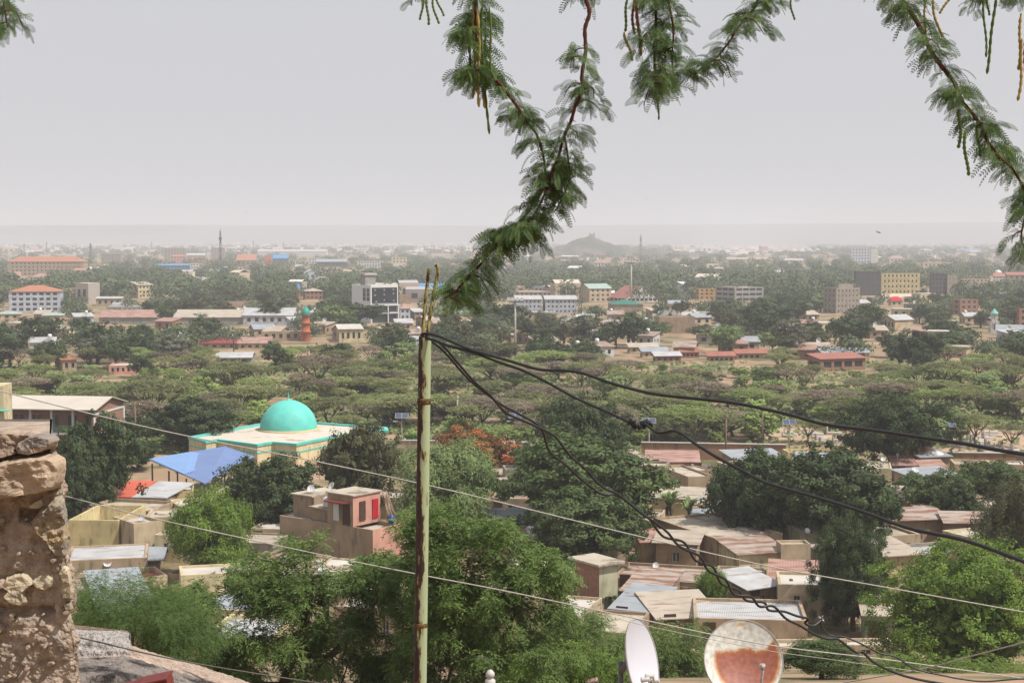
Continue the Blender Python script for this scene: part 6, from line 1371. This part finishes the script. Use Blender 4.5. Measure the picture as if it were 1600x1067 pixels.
# ---------------------------------------------------------------- foreground leafy trees
def near_tree(name,label,cat,ells,D,base,clumps,sprays,leafl,ll,asp,lmat_,seed,crad=.42,limbs=26,dsp=2.2,holes=(),sprl=.28,droop=.8,bark=BARK,r0=.16):
    r=np.random.default_rng(seed); bx=Vector((P(base[0],base[1],D).x,D,zt(D)-.3)); k=D/F
    C=[]
    area=[e[2]*e[3] for e in ells]; tot=sum(area)
    for e,a in zip(ells,area):
        n=int(clumps*a/tot)+1; u=unit(r.normal(size=(n,3)))*(r.random((n,1))**.42)
        for q in u:
            x=e[0]+q[0]*e[2]; y=e[1]+q[2]*-e[3]; 
            if noise.noise(Vector((x*.022,y*.028,seed*1.7)))<-.33: continue
            if any(math.hypot((x-h[0])/h[2],(y-h[1])/h[3])<1 for h in holes): continue
            C.append(P(x,y,D+q[1]*dsp))
    C=np.array([tuple(c-bx) for c in C]); n=len(C); cv=r.random(n)
    cen=C.mean(0); 
    i1=np.repeat(np.arange(n),sprays); M=len(i1); off=unit(r.normal(size=(M,3)))*(r.random((M,1))**.5)*crad*np.array([1,1,.75]); sp_=C[i1]+off
    sd=unit(off/crad+unit(C[i1]-cen)*.5+np.array([0,0,-.25])+r.normal(size=(M,3))*.35)
    i2=np.repeat(np.arange(M),leafl); K=len(i2); s=np.tile(np.linspace(0,1,leafl),M); sg=np.where(np.tile(np.arange(leafl)%2,M)==0,1,-1)
    side=unit(np.cross(sd,np.array([0,0,1.])+r.normal(size=(M,3))*.3))[i2]
    pos=sp_[i2]+sd[i2]*(s*sprl)[:,None]-np.array([0,0,1])*(s**2*sprl*.45*droop)[:,None]
    ld=unit(side*sg[:,None]*.9+sd[i2]*.6+np.array([0,0,-.55*droop])+r.normal(size=(K,3))*.22)
    pos=pos+ld*ll*.5
    nr=unit(np.cross(ld,sd[i2]+r.normal(size=(K,3))*.5)); nr=nr*np.sign(nr[:,2:3]+1e-6); nr=unit(nr+np.array([.1,-.1,.35]))
    Q=leaves(pos,nr,ll,asp,r,dirs=ld); var=np.clip(cv[i1][i2]*.35+r.random(M)[i2]*.3+r.random(K)*.35,0,1)
    t=thing(name,label,cat,bx); link('crown',quadmesh('crown',Q,lmat_,var),t)
    b=MB(); R_=random.Random(seed); fork=Vector((0,0,0))+Vector(cen)*.35; fork.z=max(.5,cen[2]*.35)
    b.tube([(0,0,0),tuple(fork*.6),tuple(fork)],[r0*1.5,r0*1.2,r0],10)
    main=[]
    for j in range(6):
        tgt=Vector(C[R_.randrange(n)]); m=fork.lerp(tgt,.55)+Vector((R_.uniform(-.3,.3),R_.uniform(-.3,.3),-.25)); b.tube(smooth([fork,m,tgt],4),[r0*.62*(1-.08*q) for q in range(9)],7); main.append((m,tgt))
    for j in range(limbs):
        m,tg=R_.choice(main); st=m.lerp(tg,R_.uniform(.0,.8)); 
        near=sorted(range(n),key=lambda q:(Vector(C[q])-st).length)[R_.randrange(3,30)]; tgt=Vector(C[near]); mm=st.lerp(tgt,.5)+Vector((R_.uniform(-.15,.15),0,R_.uniform(-.2,.1)))
        b.tube(smooth([st,mm,tgt],3),[r0*.22*(1-.11*q) for q in range(7)],5)
    b.build('branches',bark,t); return t
near_tree('neem_tree','big leafy neem tree left of the green pole in the foreground','tree',
 [(455,995,185,115),(520,860,35,20),(385,905,40,28),(575,880,32,18),(460,862,30,18),(330,1000,90,95),(560,930,95,70),(440,900,80,50),(300,950,50,50),(600,1040,80,60),(380,1060,90,40),(605,905,55,45)],42,(430,1200),430,34,11,.125,.25,LM_neem,5,crad=.30,holes=((352,985,14,24),))
near_tree('neem_tree','leafy neem tree right of the green pole with drooping sprays','tree',
 [(748,950,132,85),(735,850,75,38),(690,812,38,20),(790,838,48,26),(842,868,44,20),(645,815,25,20),(690,900,60,80),(832,900,58,52),(700,1020,90,60),(790,1035,130,45),(878,950,38,32),(650,830,30,20)],40,(760,1200),370,34,11,.12,.25,LM_neem,8,crad=.30,holes=((870,985,32,22),(930,1000,22,26)))
near_tree('thorn_shrub','fine-leaved thorn tree spreading beside the stone wall','tree',
 [(190,945,85,40),(260,960,70,38),(150,985,50,28),(300,985,50,40),(140,920,28,18),(255,1020,60,30)],30,(210,1200),230,34,18,.055,.16,leafmat('leaf_fine_thorn',(.05,.09,.025),(.14,.22,.06),trans=.35,rnd=0),12,crad=.33,dsp=1.6,sprl=.22,limbs=30,bark=BARKR,r0=.07)
near_tree('green_shrub','fresh green shrub at the bottom edge below the neem trees','shrub',
 [(900,1050,75,40),(820,1062,60,30),(960,1075,30,40)],50,(880,1250),110,30,12,.10,.28,LM_bright,14,dsp=1.2,limbs=10,r0=.06)
near_tree('leafy_tree','dark leafy tree between the two large dishes','tree',[(1010,1030,85,60),(1060,1000,45,35),(1075,1050,50,40),(960,1040,40,40)],72,(1020,1250),200,30,11,.13,.3,LM_neem,31,dsp=2.4,crad=.6,sprl=.35,limbs=12)
near_tree('green_shrub','broad green shrubs spreading along the bottom right corner','shrub',[(1420,1060,90,30),(1540,1062,90,36),(1345,1066,50,20)],80,(1440,1250),170,28,11,.15,.3,LM_bright,35,dsp=2.2,crad=.7,sprl=.4,limbs=10,r0=.08)
near_tree('leafy_tree','leafy tree filling the gap left of the pale dish','tree',[(850,1010,90,50),(900,980,55,30),(820,1050,80,30)],60,(865,1250),150,30,11,.115,.3,LM_neem,33,dsp=2.0,crad=.5,sprl=.33,limbs=12)
# ---------------------------------------------------------------- overhanging branches
DB=4.0; kb=DB/F; r=np.random.default_rng(77); RB_=random.Random(77)
t0=P(2100,-700,DB+.3); t0.z=zt(4.3)-.2
ot=thing('thorn_tree','overhanging thorn tree branches with feathery leaves and dangling seed pods','tree',t0)
tb=MB(); lim=[Vector((t0.x,4.3,t0.z)),Vector((t0.x-.05,4.28,31)),P(2060,-420,4.25),P(1750,-330,4.15),P(1400,-300,4.05),P(1000,-290,4.0),P(600,-270,4.0),P(200,-250,4.0),P(-30,-230,4.0)]
tb.tube([p-t0 for p in smooth(lim,6)],[.09-.075*i/(len(lim)*6-6) for i in range((len(lim)-1)*6+1)],10); tb.build('trunk',BARKR,ot)
RBK=mat('red_thorny_bark',A(118,70,62,.55),var=.25,scale=60,bump=.4,bd=.002)
def pinna(base,d,L_,nl,w_,droop):
    """feather of small leaflets along a curved stalk"""
    pts=[]; p=np.array(base); dd=np.array(d)
    for i in range(nl+1):
        pts.append(p.copy()); dd=dd+np.array([0,0,-droop/nl]); dd/=np.linalg.norm(dd); p=p+dd*L_/nl
    pts=np.array(pts); tg=unit(np.diff(pts,axis=0)); mid=pts[:-1]; 
    ref=unit(r.normal(size=3)*.9+np.array([.0,-.9,.5])); sd_=unit(np.cross(tg,ref)); nn=unit(np.cross(sd_,tg))
    Q=[]; s=np.linspace(0,1,nl); wl=w_*(np.sin(np.pi*(.12+.80*s))**.5)[:,None]
    for sg in (-1,1):
        ld=unit(sd_*sg*.92+tg*.38+nn*.12); tip=mid+ld*wl; wv=tg*L_/nl*.30
        Q.append(np.stack([mid-wv*.4,mid+ld*wl*.5-wv,tip,mid+ld*wl*.5+wv],1))
    h=sd_*.00045; Q.append(np.stack([mid-h,mid+h,pts[1:]+h,pts[1:]-h],1)); Q.append(np.stack([mid-nn*.00045,mid+nn*.00045,pts[1:]+nn*.00045,pts[1:]-nn*.00045],1))
    return np.concatenate(Q)
def branch(pts,w0,w1,dens,lo,hi_,D0=DB,pods=(),droop=1.4,s0=0.0,thorn=True,up=0.0,nper=(3,5),sub_=False,tw=.8):
    s=smooth(pw(pts,D0,D0+.05),8); n=len(s); st=link('branch',None,ot) if 0 else None
    b=MB(); b.tube([p-t0 for p in s],[(w0+(w1-w0)*i/(n-1))*kb*(1+.12*math.sin(i*1.7)) for i in range(n)],8)
    if thorn:
        for i in range(2,n-1,3):
            dv=Vector((RB_.uniform(-1,1),RB_.uniform(-1,.3),RB_.uniform(-.6,1))).normalized(); p=s[i]-t0; b.tube([p,p+dv*9*kb],[1.1*kb,.15*kb],4)
    bo=b.build('branch',RBK,ot)
    Q=[]; Vv=[]
    L_=sum((s[i+1]-s[i]).length for i in range(n-1)); nodes=int(L_/kb/(8 if sub_ else 13)*dens)+1
    for k in range(nodes):
        u=(k+RB_.random()*.9)/nodes; i=min(int(u*(n-1)),n-2); base=s[i].lerp(s[i+1],u*(n-1)-i); cvv=RB_.random()
        if px_of(base)[1]<-45 or noise.noise(Vector((k*.31,pts[0][0]*.1,0)))<-.25: continue
        for _ in range(RB_.randint(max(1,nper[0]-2),max(2,nper[1]-1))):
            az=RB_.uniform(0,6.28); d=Vector((math.cos(az),math.sin(az)*.8,RB_.uniform(-.5,.55)+up)).normalized()
            pet=RB_.uniform(3,12)*kb; q=base+d*pet
            for sg in ((-.35,.35) if RB_.random()<.6 else (0,)):
                d2=Vector((d.x*math.cos(sg)-d.y*math.sin(sg),d.x*math.sin(sg)+d.y*math.cos(sg),d.z)).normalized()
                a=pinna(tuple(q-t0),tuple(d2),RB_.uniform(lo*.6,hi_*1.05)*kb,RB_.randint(9,13),RB_.uniform(5.0,7.5)*kb,droop*RB_.uniform(.7,1.4)); Q.append(a); Vv.append(np.full(len(a),min(1,max(0,cvv*.5+RB_.random()*.5))))
    if Q: Q=np.concatenate(Q); link('foliage',quadmesh('foliage',Q,LM_pros,np.concatenate(Vv)),bo)
    if not sub_:
        for k in range(max(1,int(L_/kb/34*tw))):
            i=RB_.randrange(2,n-2); q=px_of(s[i])
            if q[1]<-20: continue
            sx_=RB_.choice((-1,1)); ll_=RB_.uniform(18,42); branch([q,(q[0]+sx_*ll_*.45,q[1]+RB_.uniform(-4,10)),(q[0]+sx_*ll_*RB_.uniform(.5,.95),q[1]+ll_*RB_.uniform(.3,.9))],1.2,.6,dens*.9,lo*.8,hi_*.85,D0+RB_.uniform(-.1,.1),droop=droop,thorn=False,nper=nper,sub_=True)
    for (x,y,dx,ln,w_,cl) in pods: pod(bo,x,y,dx,ln,w_,cl,D0)
    return bo
PODC={'tan':mat('seed_pod_tan',A(196,165,95,.6),var=.2,scale=90),'green':mat('seed_pod_green',A(112,135,62,.55),var=.2,scale=90),'brown':mat('seed_pod_brown',A(150,95,60,.55),var=.25,scale=90)}
def pod(par,x,y,dx,ln,w_,cl,D0=DB):
    n=26; D_=D0+RB_.uniform(-.06,.06); ph=RB_.uniform(0,6)
    pts=[P(x+dx*(i/n)**1.6+2.0*math.sin(ph+i*.22),y+ln*i/n,D_)-t0 for i in range(n+1)]
    b=MB(); b.tube(pts,[kb*w_*(.35 if i in(0,n) else (.8+.22*math.sin(i*2.1)))*min(1,.4+i*.2) for i in range(n+1)],7); b.build('seed_pod',PODC[cl],par)
branch([(738,-260),(742,-60),(744,-10),(742,40),(745,80),(752,112),(762,122)],4,2.6,1.75,30,48,pods=((741,5,-2,150,2.6,'tan'),(746,10,4,158,2.8,'tan'),(752,0,8,140,2.6,'green'),(757,25,6,185,2.5,'green'),(764,10,6,110,2.2,'green'),(748,60,12,110,2.8,'tan'),(735,20,-4,120,2.4,'green')),s0=.55,nper=(4,6))
branch([(762,122),(775,126),(790,143),(803,160),(812,172),(822,190),(838,210),(848,240),(852,270)],2.8,1.8,1.6,26,42,nper=(3,5))
branch([(905,-270),(912,-60),(914,-8),(921,20),(914,46),(915,80),(909,120),(911,142),(900,162),(892,190),(882,212),(874,240),(868,262),(852,290),(838,312),(824,332),(812,350),(795,364),(775,378),(762,398),(742,425),(722,445),(700,468)],3.4,1.6,1.0,28,42,s0=.30,pods=())
branch([(874,240),(860,275),(852,300),(835,335),(805,358),(785,372),(764,398),(735,428),(706,462)],1.8,1.0,2.3,28,44,nper=(4,6))
branch([(882,212),(888,250),(890,280),(878,310),(868,330)],1.6,1.0,2.0,26,40,nper=(4,6))
branch([(1022,-280),(1025,-50),(1024,0),(1025,40),(1023,80),(1024,112),(1032,128),(1040,142)],2.8,1.5,2.0,28,42,s0=.6,nper=(3,5),pods=((981,-10,-6,60,2.6,'green'),(977,50,12,46,2.8,'tan'),(996,-10,4,98,3.2,'brown'),(990,-5,0,60,2.8,'brown'),(1025,110,3,78,1.8,'green')))
branch([(1030,-60),(1046,10),(1052,50),(1050,95),(1054,125)],2,1,1.8,26,40,nper=(3,5))
branch([(1200,-270),(1195,-60),(1186,-8),(1178,14),(1166,28),(1152,45),(1142,62),(1130,78),(1118,92),(1106,100),(1090,112),(1082,124)],2.4,1.2,1.7,24,38,s0=.5,droop=1.1,nper=(3,4))
branch([(1368,-290),(1385,-60),(1400,-15),(1420,15),(1440,48),(1450,72),(1462,92),(1480,115),(1494,135),(1504,160),(1520,178),(1534,200),(1545,225),(1556,240),(1570,256)],4.2,2.8,1.5,28,44,s0=.42,pods=((1447,-15,-2,68,2.4,'tan'),(1456,-15,16,74,2.6,'tan'),(1490,-20,-22,42,2.4,'tan'),(1500,170,-2,62,3.2,'green'),(1508,205,4,70,3.2,'green'),(1528,190,2,55,3.0,'green')))
branch([(1560,245),(1580,262),(1596,288),(1600,310),(1598,330)],2.4,2,1.5,28,44,nper=(4,5))
branch([(1598,288),(1606,320),(1600,345),(1596,375),(1610,400)],2,1.4,1.6,30,44)
branch([(1560,-260),(1545,-60),(1548,-20),(1550,-6)],2,1.5,1.2,20,32,s0=.85,pods=((1538,-10,2,100,2.2,'green'),(1556,-10,-16,126,2.8,'green'),(1544,-15,0,40,2.2,'green')))
branch([(1600,-260),(1592,-60),(1586,-20),(1580,-5)],2,1.5,1.6,20,32,s0=.8,pods=((1596,20,-6,90,2.8,'tan'),(1598,60,-8,98,2.8,'tan'),(1602,10,2,120,2.8,'brown')))
branch([(668,-250),(672,-60),(674,-14)],1.6,1,1.0,18,26,s0=.9,pods=((660,-16,-2,48,2.2,'green'),(668,-16,0,56,2.4,'green'),(676,-14,8,52,2.2,'green'),(682,-14,10,40,2.0,'green')))
branch([(1240,-260),(1236,-60),(1234,-16)],1.6,1,.9,16,24,s0=.9,pods=((1236,-14,4,46,2.0,'green'),(1222,-14,0,24,1.8,'green')))
branch([(-60,-240),(-20,-60),(2,-10),(8,20),(12,45)],2,1,1.6,26,38,s0=.5,nper=(3,4))
finish_labels()
